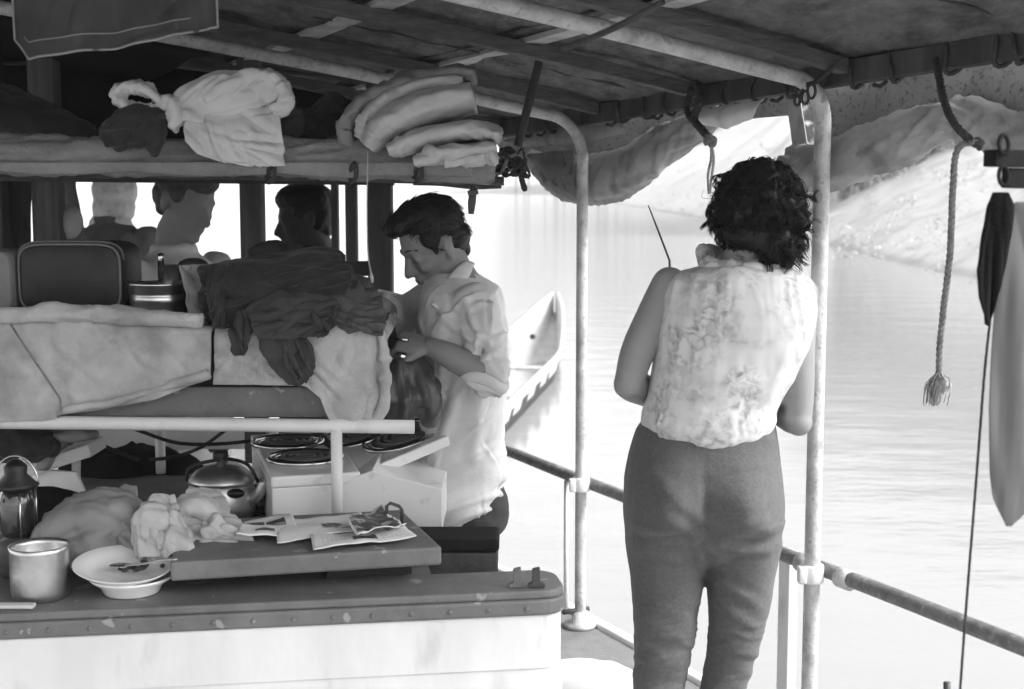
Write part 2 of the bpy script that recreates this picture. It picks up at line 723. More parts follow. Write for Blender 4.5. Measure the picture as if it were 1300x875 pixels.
struct(put('bank', mb, mat('bank_earth', .44, .95, .16, .6, .5, 6, spots=.5, spot_scale=1.6, spot_lo=.52, spot_hi=.64, spot_val=.26)))
# brush growing along the bank, one far-off mass
leafV, leafF = [], []
rr = random.Random(3)
mb = MB()
for k in range(420):
    i = rr.randrange(30, len(sh))
    of = rr.choice((1.5, 3, 6, 10, 16, 24, 34)) * rr.uniform(.7, 1.3)
    b = np.append(sh[i] + nor[i] * of + np.array((rr.uniform(-3, 3), rr.uniform(-1, 1))), 0)
    dist = np.hypot(*b[:2])
    if dist > 260:
        continue
    b[2] = WATER + np.interp(of, offs, hts)
    size = rr.uniform(.10, .28) * (1 + dist / 70)
    for q in range(34):
        d = np.array([rr.gauss(0, 1) for _ in range(3)])
        d /= np.linalg.norm(d)
        c = b + d * size * np.array((1, 1, .8)) * rr.uniform(.4, 1) + np.array((0, 0, size * .7))
        e = np.array([rr.gauss(0, 1) for _ in range(3)])
        e /= np.linalg.norm(e)
        f = np.cross(d, e)
        s = size * rr.uniform(.07, .17)
        mb.add([c - e * s, c + f * s * .6, c + e * s, c - f * s * .6], [(0, 1, 2, 3)])
o = put('brush', mb, mat('dry_leaf', .42, .8, .3, .9), smooth=False)
o['kind'] = 'stuff'

# taller wood on the slope beyond the bank; its dark mass shows mirrored in the water
from mathutils.bvhtree import BVHTree
ny_, nx_ = G.shape[:2]
bvh = BVHTree.FromPolygons([tuple(p) for p in G.reshape(-1, 3)], [(j * nx_ + i, j * nx_ + i + 1, (j + 1) * nx_ + i + 1, (j + 1) * nx_ + i) for j in range(ny_ - 1) for i in range(nx_ - 1)])
mb, tk = MB(), MB()
rr = random.Random(19)
spots_ = [(rr.uniform(1065, 1310), rr.uniform(54, 80)) for _ in range(130)] + [(rr.uniform(470, 850), rr.uniform(235, 330)) for _ in range(130)] + [(rr.uniform(1380, 1900), rr.uniform(50, 90)) for _ in range(16)]
for px, dist in spots_:
    r_ = ray(px, 235)
    q = CAM + r_ * (dist / r_[1])
    hit = bvh.ray_cast(Vector((q[0], q[1], 200)), Vector((0, 0, -1)))[0]
    if hit is None:
        continue
    hgt = rr.uniform(4.6, 6.8) if dist < 150 else rr.uniform(20, 31)
    base = np.array(hit)
    tk.tube([base - (0, 0, .4), base + (rr.gauss(0, .2), 0, hgt * .5), base + (rr.gauss(0, .4), 0, hgt * .8)], [.22, .17, .06], 7)
    for c_ in range(9):
        cc_ = base + np.array((rr.gauss(0, hgt * .17), rr.gauss(0, hgt * .17), hgt * rr.uniform(.42, 1)))
        rad = hgt * rr.uniform(.10, .19)
        for q_ in range(46):
            d = np.array([rr.gauss(0, 1) for _ in range(3)])
            d /= np.linalg.norm(d)
            p = cc_ + d * rad * rr.uniform(.5, 1.1)
            e = np.array([rr.gauss(0, 1) for _ in range(3)])
            e /= np.linalg.norm(e)
            f = np.cross(d, e)
            s = rr.uniform(.18, .42) * hgt / 6
            mb.add([p - e * s, p + f * s * .6, p + e * s, p - f * s * .6], [(0, 1, 2, 3)])
o = put('treeline', mb, mat('leaf', .06, .8, .4, .9), smooth=False)
o['kind'] = 'stuff'
o = put('treeline_trunks', tk, 'wood', o)

# boat floor and the raised side deck with its gunwale
FZ = 0.0
mb = MB()
mb.slab([B(-4, -2.2, FZ), B(-4, 1.9, FZ), B(9, 1.9, FZ), B(9, -2.2, FZ)], (0, 0, -.12))
struct(put('floor', mb, 'grey_deck', smooth=False))
mb = MB()
mb.slab([B(-4, 1.86, .18), B(-4, 2.14, .18), B(9, 2.14, .18), B(9, 1.86, .18)], (0, 0, -.17))
struct(put('side_deck', mb, mat('deck_paint', .19, .75, .2, 9, .2, 80), smooth=False, bevel=.006))
mb = MB()
mb.slab([B(-4, 2.143, .195), B(-4, 2.18, .195), B(9, 2.18, .195), B(9, 2.143, .195)], (0, 0, -.75))
o = put('hull', mb, 'white_paint', smooth=False, bevel=.006)
tag(o, 'white hull side of the boat just outside the side deck', 'boat hull')

# ================================================================== AWNING
VE = 2.1


def zr(u, v):
    q = VE - v
    return 1.795 - .036 * (u - 2.6) + .185 * q - .020 * q * q


aw = thing('awning', 'dark stained canvas awning on wooden rafters roofing the boat', 'awning', B(3, 2.1, 1.8))
U0, U1 = 1.35, 9.0
us = np.linspace(U0, U1, 88)
vs = np.linspace(-2.6, 2.17, 70)
raf_u = [1.40, 2.57, 3.165, 3.76, 4.36, 4.96, 5.56, 6.2, 6.9, 7.6, 8.3, 8.9]
G = np.zeros((len(vs), len(us), 3))
for j, v in enumerate(vs):
    for i, u in enumerate(us):
        k = np.searchsorted(raf_u, u)
        if 0 < k < len(raf_u):
            t = (u - raf_u[k - 1]) / (raf_u[k] - raf_u[k - 1])
            sag = -.018 * math.sin(math.pi * t) ** 2
        else:
            sag = 0
        G[j, i] = B(u, v, zr(u, v) + .054 + sag * .8 - max(0, v - 2.05) * .17)
X = G.reshape(-1, 3)
X[:, 2] += fbm(X * 7, 11) * .006
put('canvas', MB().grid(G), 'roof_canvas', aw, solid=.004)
# seams in the canvas, running along the boat
for v in (1.55, .85, .15):
    put('seam', MB().tube([B(u, v, zr(u, v) + .047 - .010 * (1 - abs(math.cos(u * 5.2)))) for u in np.linspace(1.4, 8.9, 80)], .006, 5), 'charcoal', aw)
for u, va, vb in ((2.05, .9, 2.05), (2.86, .3, 2.05), (3.42, .6, 2.05), (4.1, .8, 2.05), (1.7, 1.1, 2.05)):
    put('seam', MB().tube([B(u + .012 * math.sin(v * 31), v, zr(u, v) + .040 + .003 * math.sin(v * 47)) for v in np.linspace(va, vb, 30)], .005, 5), 'charcoal', aw)
for u in raf_u:
    if abs(u - 3.76) < .02:
        u = 3.69
    path = [B(u, v, zr(u, v) + .018) for v in np.linspace(-2.55, 2.10, 22)]
    m_ = MB()
    rings = []
    for p in path:
        rings.append([p + sx * D * .018 + np.array((0, 0, sz * .017)) for sx, sz in ((-1, -1), (1, -1), (1, 1), (-1, 1))])
    m_.loft(rings)
    put('rafter', m_, 'wood', aw, smooth=False, bevel=.003)
for v in (1.62, 1.22, .78, .3, -.3, -.9, -1.6):
    rings = []
    for u in np.linspace(U0 + .05, U1 - .05, 40):
        p = B(u, v, zr(u, v) + .0415)
        rings.append([p + sx * N * .030 + np.array((0, 0, sz * .0065)) for sx, sz in ((-1, -1), (1, -1), (1, 1), (-1, 1))])
    put('batten', MB().loft(rings), 'wood_pale', aw, smooth=False)
# edge beam
p0, p1 = WV(560, 170, 2.12), WV(1320, 66, 2.12)
p1 = p1 + (p1 - p0) * .3
p0 = p0 - (p1 - p0) * 1.0
EB0, EB1 = p0, p1
mbm = MB()
rings = []
for t in np.linspace(0, 1, 30):
    p = p0 * (1 - t) + p1 * t
    u = p @ D
    zz = zr(u, VE)
    p = B(u, 2.125, zz + .006)
    rings.append([p + sx * N * .017 + np.array((0, 0, sz * .027)) for sx, sz in ((-1, -1), (1, -1), (1, 1), (-1, 1))])
put('edge_beam', mbm.loft(rings), 'wood_dark', aw, smooth=False, bevel=.003)


def beam_z(u):
    return zr(u, VE) + .006


# lashings that hold the canvas to the edge beam
for px in (668, 700, 790, 822, 850, 925, 962, 1003, 1085, 1135, 1205, 1268, 1292):
    u = WV(px, 120, 2.12) @ D
    c = B(u, 2.125, beam_z(u))
    loop = [c + N * .026 * math.cos(a) + np.array((0, 0, (.036 if math.sin(a) < 0 else .029) * math.sin(a))) + D * .008 * math.sin(2 * a + px) for a in np.linspace(0, 2 * math.pi, 17)[:-1]]
    put('lashing', MB().tube(loop, .0055, 5, closed=True), 'rope_dark', aw)
    if int(px) % 3 != 1:
        continue
    tail = [c + np.array((0, 0, -.034)) - N * .026, c + np.array((0, 0, -.046)) - N * .034 + D * .012, c + np.array((0, 0, -.042)) - N * .04 + D * .028]
    put('lashing', MB().tube(tail, .005, 5), 'rope_dark', aw)

# ------------------------------------------------------------------ pipe hoops = poles
U_P1, U_P2 = 3.77, 2.64


def hoop(u, r, label, m='pipe', roof_drop=.018, bend=.13, lean=(0, 0), name='pole'):
    t = thing(name, label, 'pole', B(u, VE, .18), 'pipe poles carrying the awning')
    zt = zr(u, VE) - roof_drop - .02
    top = [B(u, v, zr(u, v) - roof_drop) for v in np.linspace(-1.9, VE - bend * 1.5, 22)]
    cx, cz = VE - bend, zr(u, VE - bend) - roof_drop - bend
    arc = [B(u, cx + bend * math.sin(a), cz + bend * math.cos(a)) for a in np.linspace(math.radians(12), math.pi / 2, 9)]
    vert = [B(u, VE, z) for z in np.linspace(cz - .05, .19, 14)]
    put('pipe', MB().tube(top + arc + vert, r, 14), m, t)
    return t


h1 = hoop(U_P1, .0175, 'bent pipe pole beside the sitting man, curving into the roof')
h2 = hoop(U_P2, .0190, 'pipe pole standing next to the woman right shoulder', bend=.10)
h3 = hoop(1.51, .0185, 'pipe pole at the stern end of the awning, beyond the hanging grey cloth', bend=.10)
# rail height from the photograph
r1 = WV(732, 612, VE)
r2 = WV(1037, 731, VE)
RZ = (r1[2] + r2[2]) / 2
for h, u in ((h1, U_P1), (h2, U_P2), (h3, 1.51)):
    k = MB().tube([B(u, VE, RZ - .022), B(u, VE, RZ + .022)], .028, 16)
    k.box(B(u, VE - .03, RZ), (.02, .03, .04))
    put('clamp', k, 'white_paint', h, bevel=.004)
    put('foot_flange', MB().lathe([(.05, 0), (.05, .012), (.026, .016), (.024, .05)], B(u, VE, .182), 18), 'pipe', h)
put('bolt', MB().tube([B(U_P1, VE - .06, .235), B(U_P1, VE + .03, .235)], .008, 8), 'iron', h1)
rail = thing('guard_rail', 'grey pipe handrail running along the open side behind the woman', 'railing', B(3, VE, RZ))
put('pipe', MB().tube([B(u, VE + .038, RZ + .004 * math.sin(u * 3)) for u in np.linspace(.6, 6.2, 40)], .0185, 12), 'rail_pipe', rail)
for du in (-.075, .075):
    put('pipe_coupling', MB().tube([B(U_P2 + du - .02, VE + .038, RZ), B(U_P2 + du + .02, VE + .038, RZ)], .024, 12), 'pipe', rail)
# pale wooden stanchion beside pole 2 and pale conduit beside pole 1
a = WV(1003, 722, VE + .09)
put_o = put('stanchion', MB().beam(B(a @ D, VE + .085, .19), B(a @ D, VE + .085, RZ + .0), .045, .03, up=N), 'white_paint', smooth=False, bevel=.004)
tag(put_o, 'white board stanchion under the handrail left of the right pole', 'post')
a = WV(719, 640, VE + .03)
o = put('conduit', MB().tube([B(a @ D, VE + .03, .19), B(a @ D, VE + .03, RZ - .02)], .008, 8), 'white_paint')
tag(o, 'thin white rod standing beside the foot of the left pole', 'rod')
# ================================================================== ROLLED SIDE CURTAINS AND ROPES ALONG THE OPEN SIDE
def roll(path_px, v, n=130, seed=0, wr=.008, nn=44, twist=3.0):
    """rolled canvas: path_px = (x, y, half thickness in px); returns MB of a wrinkled soft roll"""
    pts = [WV(x, y, v) for x, y, h in path_px]
    hh = []
    for (x, y, h), p in zip(path_px, pts):
        hh.append(S(h, p[1]))
    q = np.array(smoothpath([np.append(p, h) for p, h in zip(pts, hh)], n))
    P, H = q[:, :3], q[:, 3]
    s = np.concatenate([[0], np.cumsum(np.linalg.norm(np.diff(P, axis=0), axis=1))])
    m = MB()
    T = np.gradient(P, axis=0)
    T /= np.linalg.norm(T, axis=1)[:, None]
    rings = []
    a = np.array((0, 0, 1.))
    for i in range(len(P)):
        a = a - (a @ T[i]) * T[i]
        a /= np.linalg.norm(a)
        b = np.cross(T[i], a)
        ring = []
        ang = np.linspace(0, 2 * math.pi, nn, endpoint=False)
        X = np.stack([np.cos(ang + s[i] * twist) * 1.7, np.sin(ang + s[i] * twist) * 1.7, np.full(nn, s[i] * 4.5)], 1)
        w1 = fbm(X, seed, 3)
        X2 = np.stack([np.cos(ang + s[i] * twist * 2) * 3.5, np.sin(ang + s[i] * twist * 2) * 3.5, np.full(nn, s[i] * 3)], 1)
        w2 = ridge(X2, seed + 5)
        for k, q_ in enumerate(ang):
            rr_ = H[i] + (w1[k] * .9 + w2[k] * .55) * wr
            ring.append(P[i] + rr_ * (math.cos(q_) * b * .85 + math.sin(q_) * a))
        rings.append(ring)
    m.loft(rings)
    V, F = m.arrays()
    Nn = mesh_normals(V, F)
    if Nn[len(V) // 2] @ (V[len(V) // 2] - P[len(P) // 2]) < 0:
        Nn = -Nn
    V = V + Nn * creases(V, Nn, int(50 * len(P) / 60), (.10, .34), (.005, .011), (.002, .006), seed + 40, lambda p: T[int(np.argmin(np.linalg.norm(P - p, axis=1)))] + np.array((0, 0, .55)), .75)[:, None]
    m.v = [tuple(p) for p in V]
    return m


def hang(top_px, bot_px, v, nx=40, ny=14, seed=0, amp=.015, bulge=0):
    """canvas sheet hanging between two pixel lines on the side plane"""
    A = resample([WV(x, y, v) for x, y in top_px], nx)
    Bm = resample([WV(x, y, v) for x, y in bot_px], nx)
    t = np.linspace(0, 1, ny)[:, None, None]
    G = A[None] * (1 - t) + Bm[None] * t
    X = G.reshape(-1, 3)
    d = fbm(X * np.array((9, 9, 4)), seed) * amp + .5 * amp * ridge(X * np.array((5, 5, 12)), seed + 3)
    G = G + (d.reshape(ny, nx, 1) + bulge * np.sin(math.pi * t)) * N
    return G


# --- left curtain, between the two poles
t = thing('rolled_curtain', 'rolled canvas side curtain sagging between the two poles', 'curtain', WV(790, 230, 2.15), 'rolled side curtains')
G = hang([(625, 170), (700, 152), (800, 140), (890, 124), (960, 118), (1016, 112)], [(640, 205), (700, 222), (770, 232), (850, 190), (905, 158), (945, 152), (1016, 146)], 2.205, seed=4, amp=.012)
put('sheet', MB().grid(G), 'canvas_spotted', t, solid=.003, sub=1)
put('roll', roll([(668, 196, 5), (690, 212, 17), (722, 226, 29), (760, 228, 31), (795, 218, 29), (840, 188, 24), (885, 162, 17), (915, 144, 10)], 2.19, seed=2, wr=.006), 'canvas_side', t)
put('fold', MB().grid(hang([(640, 178), (690, 168), (740, 160), (790, 152)], [(655, 186), (700, 186), (742, 182), (800, 168)], 2.135, 24, 8, 9, .008, -.01)), 'canvas_side', t, solid=.003, sub=1)
put('open_end', MB().grid(hang([(672, 196), (700, 192), (732, 190)], [(672, 200), (705, 236), (738, 258)], 2.125, 20, 12, 12, .01, -.012)), 'canvas_dark', t, solid=.003, sub=1)
put('flap', MB().grid(hang([(886, 138), (930, 132), (974, 124)], [(888, 158), (920, 165), (948, 152)], 2.09, 24, 12, 6, .022, -.02)), 'cloth_white', t, solid=.002, sub=1)
# --- right curtain, from the right pole out of the picture
t = thing('rolled_curtain', 'rolled canvas side curtain right of the right pole, tied by a thick rope', 'curtain', WV(1180, 170, 2.15), 'rolled side curtains')
G = hang([(1050, 100), (1150, 88), (1250, 76), (1340, 66), (1560, 38)], [(1050, 196), (1130, 168), (1200, 142), (1260, 140), (1340, 160), (1560, 150)], 2.215, seed=8, amp=.012)
put('sheet', MB().grid(G), 'canvas_spotted', t, solid=.003, sub=1)
put('roll', roll([(1004, 214, 25), (1050, 212, 29), (1100, 195, 31), (1150, 176, 30), (1195, 156, 22), (1235, 154, 27), (1280, 172, 30), (1340, 190, 32), (1440, 196, 31), (1560, 178, 29)], 2.195, seed=21, wr=.008), 'canvas_side', t)
put('strap', MB().grid(hang([(997, 120), (1014, 118)], [(1008, 198), (1026, 196)], 2.19, 6, 10, 3, .003)), 'canvas_side', t, solid=.003)

# --- ropes
def knot(c, r, s, seed):
    rr_ = random.Random(seed)
    pts = []
    for k in range(9):
        d = np.array([rr_.gauss(0, 1) for _ in range(3)])
        d /= np.linalg.norm(d)
        pts.append(np.asarray(c) + d * s)
    return MB().tube(smoothpath(pts, 54), r, 6)


t = thing('curtain_rope', 'thick dark rope looped round the right curtain roll, its tail ending in a frayed tuft', 'rope', WV(1200, 90, 2.05))
p = [WV(x, y, v) for x, y, v in ((1188, 76, 2.09), (1192, 98, 2.06), (1199, 130, 2.02), (1212, 158, 1.99), (1232, 178, 2.0), (1242, 184, 2.02))]
put('loop', MB().rope(smoothpath(p, 40), .0085, .04), 'rope_dark', t)
put('knot', knot(WV(1240, 182, 2.01), .006, .010, 4), 'rope_dark', t)
p = [WV(x, y, 2.0) for x, y in ((1238, 180), (1222, 183), (1213, 198), (1209, 250), (1206, 320), (1198, 390), (1193, 440), (1192, 474))]
put('tail', MB().rope(smoothpath(p, 60), .0072, .035), 'rope', t)
tuft = MB()
rr_ = random.Random(5)
for k in range(170):
    a0 = WV(1192 + rr_.uniform(-2, 2), 472, 2.0 + rr_.uniform(-.004, .004))
    sx, L_ = rr_.gauss(-2, 8), rr_.uniform(18, 42)
    e = WV(1191 + sx * .75 - L_ * .1, 474 + L_, 2.0 + rr_.gauss(0, .015))
    mid = WV(1191 + sx * .8, 474 + L_ * .45, 2.0 + rr_.gauss(0, .012))
    tuft.tube(smoothpath([a0, mid, e], 6), .0011, 3)
put('frayed_tuft', tuft, 'rope_pale', t)

t = thing('tie_rope', 'dark knotted rope tie holding the left curtain at the beam above the woman', 'rope', WV(885, 130, 2.05))
p = [WV(x, y, v) for x, y, v in ((884, 106, 2.06), (889, 128, 2.03), (881, 150, 2.02), (892, 166, 2.01), (903, 178, 2.02))]
put('loop', MB().rope(smoothpath(p, 30), .011, .04), 'rope_dark', t)
p = [WV(x, y, v) for x, y, v in ((878, 112, 2.07), (872, 140, 2.05), (884, 158, 2.03), (900, 176, 2.02))]
put('loop', MB().rope(smoothpath(p, 30), .009, .04), 'rope_dark', t)
put('knot', knot(WV(902, 178, 2.01), .008, .013, 9), 'rope', t)
for k, dx in enumerate((0, 5)):
    p = [WV(x + dx * q, y, 2.02) for x, y, q in ((902, 180, 0), (903, 200, .6), (899, 222, 1), (900, 246, .2))]
    put('tail', MB().rope(smoothpath(p, 24), .004, .03), 'rope_pale', t)

t = thing('tie_rope', 'loose rope tails and chain-like knots hanging at the right pole top', 'rope', WV(1020, 110, 2.05))
for k, (x, y, s_) in enumerate(((1014, 112, 9), (1022, 124, 8), (1030, 116, 9), (1012, 128, 6))):
    c = WV(x, y, 2.03)
    r_ = S(s_, c[1])
    put('ring', MB().tube([c + np.array((math.cos(a) * r_ * .6, math.sin(k) * .004 * math.cos(a), math.sin(a) * r_)) for a in np.linspace(0, 2 * math.pi, 17)[:-1]], .0035, 6, closed=True), 'rope_dark', t)
put('loop', MB().rope(smoothpath([WV(1072, 74, 2.06), WV(1050, 92, 2.04), WV(1036, 104, 2.05), WV(1024, 108, 2.03)], 24), .006, .03), 'rope_dark', t)

t = thing('hanging_strap', 'dark webbing strap slung from a rafter beside the folded blankets', 'strap', W(688, 50, 3.75))
put('webbing', MB().tube(smoothpath([W(688, 48, 3.72), W(684, 80, 3.72), W(674, 120, 3.7), W(664, 160, 3.68), W(657, 186, 3.68)], 20), .011, 6, flat=.35, up=(0, 1, 0)), 'charcoal', t)
put('loop', MB().rope(smoothpath([W(692, 44, 3.74), W(680, 52, 3.7), W(684, 66, 3.71), W(693, 58, 3.75)], 20), .007, .03), 'rope_dark', t)

t = thing('rope_bundle', 'tangle of dark cords and knots at the end of the canvas roll', 'rope', W(640, 210, 3.6))
rr_ = random.Random(12)
for k in range(9):
    pts = [W(rr_.uniform(615, 672), rr_.uniform(188, 226), 3.55 + rr_.uniform(-.05, .05)) for _ in range(6)]
    put('cord', MB().tube(smoothpath(pts, 30), rr_.uniform(.003, .006), 5), 'rope_dark' if k % 3 else 'rope', t)
put('tail', MB().tube(smoothpath([W(660, 205, 3.55), W(662, 226, 3.54), W(667, 243, 3.54)], 10), [.004, .004, .005, .006, .007, .007, .007, .007, .008, .005][:len(smoothpath([W(660, 205, 3.55), W(662, 226, 3.54), W(667, 243, 3.54)], 10))], 6), 'rope_dark', t)

t = thing('clamp_tool', 'dark iron clamp hanging under the end of the canvas roll', 'clamp', W(600, 250, 3.5))
put('handle', MB().tube([W(602, 226, 3.5), W(601, 240, 3.5), W(599, 258, 3.5), W(598, 272, 3.5)], [.006, .009, .010, .007], 8), 'iron', t)
put('jaw', MB().beam(W(594, 246, 3.49), W(607, 243, 3.49), .012, .014), 'iron', t, smooth=False, bevel=.002)

t = thing('stick', 'thin dark stick lying across below the end of the canvas roll', 'stick', W(590, 236, 3.62))
put('shaft', MB().tube(smoothpath([W(525, 232, 3.64), W(560, 233, 3.62), (W(600, 237, 3.6)), W(636, 236, 3.58)], 12), .007, 8), 'wood_dark', t)

o = put('slung_cord', MB().tube(smoothpath([W(842, 2, 2.4), W(800, 26, 2.45), W(752, 48, 2.55), W(715, 62, 2.7)], 16), .006, 6), 'charcoal')
tag(o, 'dark cord slung under the rafters at the top of the picture', 'cord')

# --- things hanging at the right edge
t = thing('bracket', 'dark wooden bracket with iron hook jutting in at the right edge', 'bracket', W(1290, 210, 2.15))
a3_ = B(1.51, VE, W(1345, 206, 2.14)[2])
put('arm', MB().beam(W(1256, 201, 2.1), a3_, .03, .025), 'matt_black', t, smooth=False, bevel=.002)
put('plate', MB().beam(W(1276, 226, 2.11), W(1345, 228, 2.14), .02, .03), 'matt_black', t, smooth=False, bevel=.002)
for k, (x, y) in enumerate(((1274, 184), (1274, 224))):
    c = W(x, y, 2.085)
    put('ring', MB().tube([c + np.array((math.cos(a) * .007, .003 * math.sin(a), math.sin(a) * .014)) for a in np.linspace(0, 2 * math.pi, 17)[:-1]], .0032, 6, closed=True), 'matt_black', t)


def drape_sheet(cols, Y, ny=60, seed=0, amp=.012, freq=1.0, ys=None):
    """hanging cloth given left/right pixel outlines: cols = [(y, xl, xr)], with vertical folds that fade to the top"""
    ys_ = [c[0] for c in cols]
    nx = 44
    G = np.zeros((ny, nx, 3))
    for j, y in enumerate(np.linspace(ys_[0], ys_[-1], ny)):
        xl = np.interp(y, ys_, [c[1] for c in cols])
        xr = np.interp(y, ys_, [c[2] for c in cols])
        for i, s_ in enumerate(np.linspace(0, 1, nx)):
            G[j, i] = W(xl + (xr - xl) * s_, y, Y)
    X = G.reshape(-1, 3)
    t_ = np.repeat(np.linspace(.35, 1, ny), nx)
    d = (fbm(np.stack([X[:, 0] * 22 * freq, X[:, 1] * 0, X[:, 2] * 3.2], 1), seed) * .8 + ridge(np.stack([X[:, 0] * 14 * freq + X[:, 2] * 4, X[:, 0] * 0, X[:, 2] * 2], 1), seed + 2) * .6) * amp * t_
    G[..., 1] += d.reshape(ny, nx)
    return G


G = drape_sheet([(256, 1288, 1345), (300, 1274, 1350), (400, 1262, 1352), (520, 1256, 1352), (600, 1258, 1352), (632, 1261, 1326), (652, 1270, 1302), (669, 1278, 1284)], 2.12, seed=3, amp=.010)
o = put('hanging_cloth', MB().grid(G), 'cloth_plain', solid=.003, sub=1)
tag(o, 'plain grey cloth hanging in a long point at the right edge', 'cloth')
mb = MB()
G = drape_sheet([(244, 1264, 1280), (262, 1258, 1288), (300, 1250, 1284), (345, 1243, 1276), (380, 1246, 1268), (415, 1256, 1261)], 2.09, seed=31, amp=.03, freq=1.6)
mb.grid(G)
G2 = G.copy()
G2[..., 1] += .02
G2[..., 0] += .004
mb.grid(G2)
o = put('dark_scarf', mb, 'cloth_black', solid=.004, sub=1)
tag(o, 'crumpled black cloth hanging from the hook beside the grey cloth', 'cloth')
p = [W(x, y, 2.2) for x, y in ((1257, 405), (1250, 470), (1243, 560), (1236, 650), (1228, 750), (1222, 830), (1217, 900))]
o = put('line', MB().rope(smoothpath(p, 90), .0024, .012, 4), 'rope_dark')
tag(o, 'thin dark line hanging straight down from the black cloth', 'cord')
o = put('peg', MB().tube([WV(1202, 866, 2.19), WV(1202, 900, 2.19)], .008, 8), 'iron')
tag(o, 'stub of a dark iron pin at the bottom edge under the handrail', 'pin')


def fsheet(name, rows, Y, material, parent=None, label=None, cat=None, ang=0, freq=9, amp=.012, seed=0, ncr=30, top=.0, solid=.006, nx=46, ny=46, ragged=2.5, cam=(.002, .006), bottom=.0):
    """one layer of thrown cloth: outline rows (y, xl, xr) in photo pixels, deep folds running along ang degrees from the horizontal"""
    ys_ = [r[0] for r in rows]
    G = np.zeros((ny, nx, 3))
    for j, y in enumerate(np.linspace(ys_[0], ys_[-1], ny)):
        xl = np.interp(y, ys_, [r[1] for r in rows])
        xr = np.interp(y, ys_, [r[2] for r in rows])
        for i, s_ in enumerate(np.linspace(0, 1, nx)):
            G[j, i] = W(xl + (xr - xl) * s_, y, Y)
    X = G.reshape(-1, 3)
    a = math.radians(ang)
    ac = -X[:, 0] * math.sin(a) + X[:, 2] * math.cos(a)
    al = X[:, 0] * math.cos(a) + X[:, 2] * math.sin(a)
    wv = fbm(np.stack([ac * 6, al * 3, X[:, 1] * 0], 1), seed) * .5
    n1 = vnoise(np.stack([ac * freq + wv, al * 1.6, X[:, 1] * 0 + seed], 1), seed + 1)
    n2 = vnoise(np.stack([ac * freq * 2.1 + wv, al * 2.6, X[:, 1] * 0 + seed], 1), seed + 2)
    f = (1 - np.abs(n1) ** .8 * 2.2) + .5 * (1 - np.abs(n2) ** .8 * 2.2)
    t_ = np.repeat(np.linspace(0, 1, ny), nx)
    X[:, 1] -= f * amp
    X[:, 1] += top * (1 - t_) ** 2 + bottom * t_ ** 2
    e = fbm(X * 22, seed + 5)
    X[:, 0] += S(ragged, Y) * e
    X[:, 2] += S(ragged, Y) * fbm(X * 20, seed + 8) * .8
    m = creased_grid(X.reshape(ny, nx, 3), 2, ncr, seed, ln=(.06, .2), wd=(.004, .009), am=cam, main=(math.cos(a), 0, math.sin(a)), keep=.7)
    o_ = put(name, m, material, parent, solid=solid)
    if label:
        tag(o_, label, cat)
    return o_
# ================================================================== COUNTER AND WHAT STANDS ON IT
CT = .72                                   # counter top height
f0, f1 = WZ(-90, 784, CT), WZ(723, 749, CT)
ex = (f1 - f0) / np.linalg.norm(f1 - f0)   # along the front edge
ey = np.array((-ex[1], ex[0], 0))          # away from the camera
counter = thing('counter', 'white fronted galley counter with grey rounded top and riveted edge band', 'counter', (f0 + f1) / 2 * np.array((1, 1, 0)))


def CP(a, b, z):
    """counter coordinates: a metres from the right corner towards the left, b metres back"""
    p = f1 - ex * a + ey * b
    return np.array((p[0], p[1], z))


Lc = float(np.linalg.norm(f1 - f0))
bk = float((WZ(700, 722, CT) - f1) @ ey)


def rounded(a0, a1, b0, b1, r, z, side=1):
    pts = []
    for cx, cy, q0 in ((a0 + r, b0 + r, 180), (a0 + r, b1 - r, 90)):
        pass
    out = []
    for k in range(7):
        q = math.radians(90 * k / 6)
        out.append(CP(a0 + r - r * math.sin(q) if False else a0 + r * (1 - math.sin(q)), b0 + r * (1 - math.cos(q)), z))
    for k in range(7):
        q = math.radians(90 * k / 6)
        out.append(CP(a0 + r * (1 - math.cos(q)), b1 - r * (1 - math.sin(q)), z))
    out.append(CP(a1, b1, z))
    out.append(CP(a1, b0, z))
    return out


# narrow rounded right end and the deep working top further left
put('top', MB().slab(rounded(.004, Lc, .004, bk, .05, CT), (0, 0, -.018)), 'grey_paint', counter, smooth=False, bevel=.005)
put('rear_top', MB().slab([CP(.27, bk + .002, CT - .003), CP(.27, 1.35, CT - .003), CP(Lc, 1.35, CT - .003), CP(Lc, bk + .002, CT - .003)], (0, 0, -.02)), 'grey_paint', counter, smooth=False)
put('edge_band', MB().slab(rounded(0, Lc, 0, bk + .004, .055, CT - .0185), (0, 0, -.034)), 'grey_paint', counter, smooth=False, bevel=.006)
put('front', MB().slab(rounded(.008, Lc, .008, bk - .004, .05, CT - .053), (0, 0, -.115)), 'white_paint', counter, smooth=False, bevel=.003)
put('lower_front', MB().slab([CP(.012, .012, .5515), CP(.012, bk - .02, .5515), CP(Lc, bk - .02, .5515), CP(Lc, .012, .5515)], (0, 0, -.548)), 'white_paint', counter, smooth=False)
put('rear_cabinet', MB().slab([CP(.31, bk + .004, CT - .024), CP(.31, 1.32, CT - .024), CP(Lc, 1.32, CT - .024), CP(Lc, bk + .004, CT - .024)], (0, 0, -.68)), 'cream_paint', counter, smooth=False)
for k in range(19):
    a = .09 + k * .079
    c = CP(a, -.0005, CT - .036)
    put('rivet', MB().ell(c, (.0055, .0035, .0055), nu=10, nv=6), 'grey_paint', counter)
for px in (657, 681):
    c = WZ(px, 748, CT)
    m_ = MB()
    m_.slab([c + np.array(q) for q in ((-.018, .004, .001), (.018, .004, .001), (.018, .004, .010), (.008, .004, .014), (.007, .004, .044), (-.009, .004, .040), (-.009, .004, .012), (-.018, .004, .009))], (0, .014, 0))
    put('cleat', m_, 'iron' if px > 670 else 'pipe_dark', counter, smooth=False, bevel=.002)
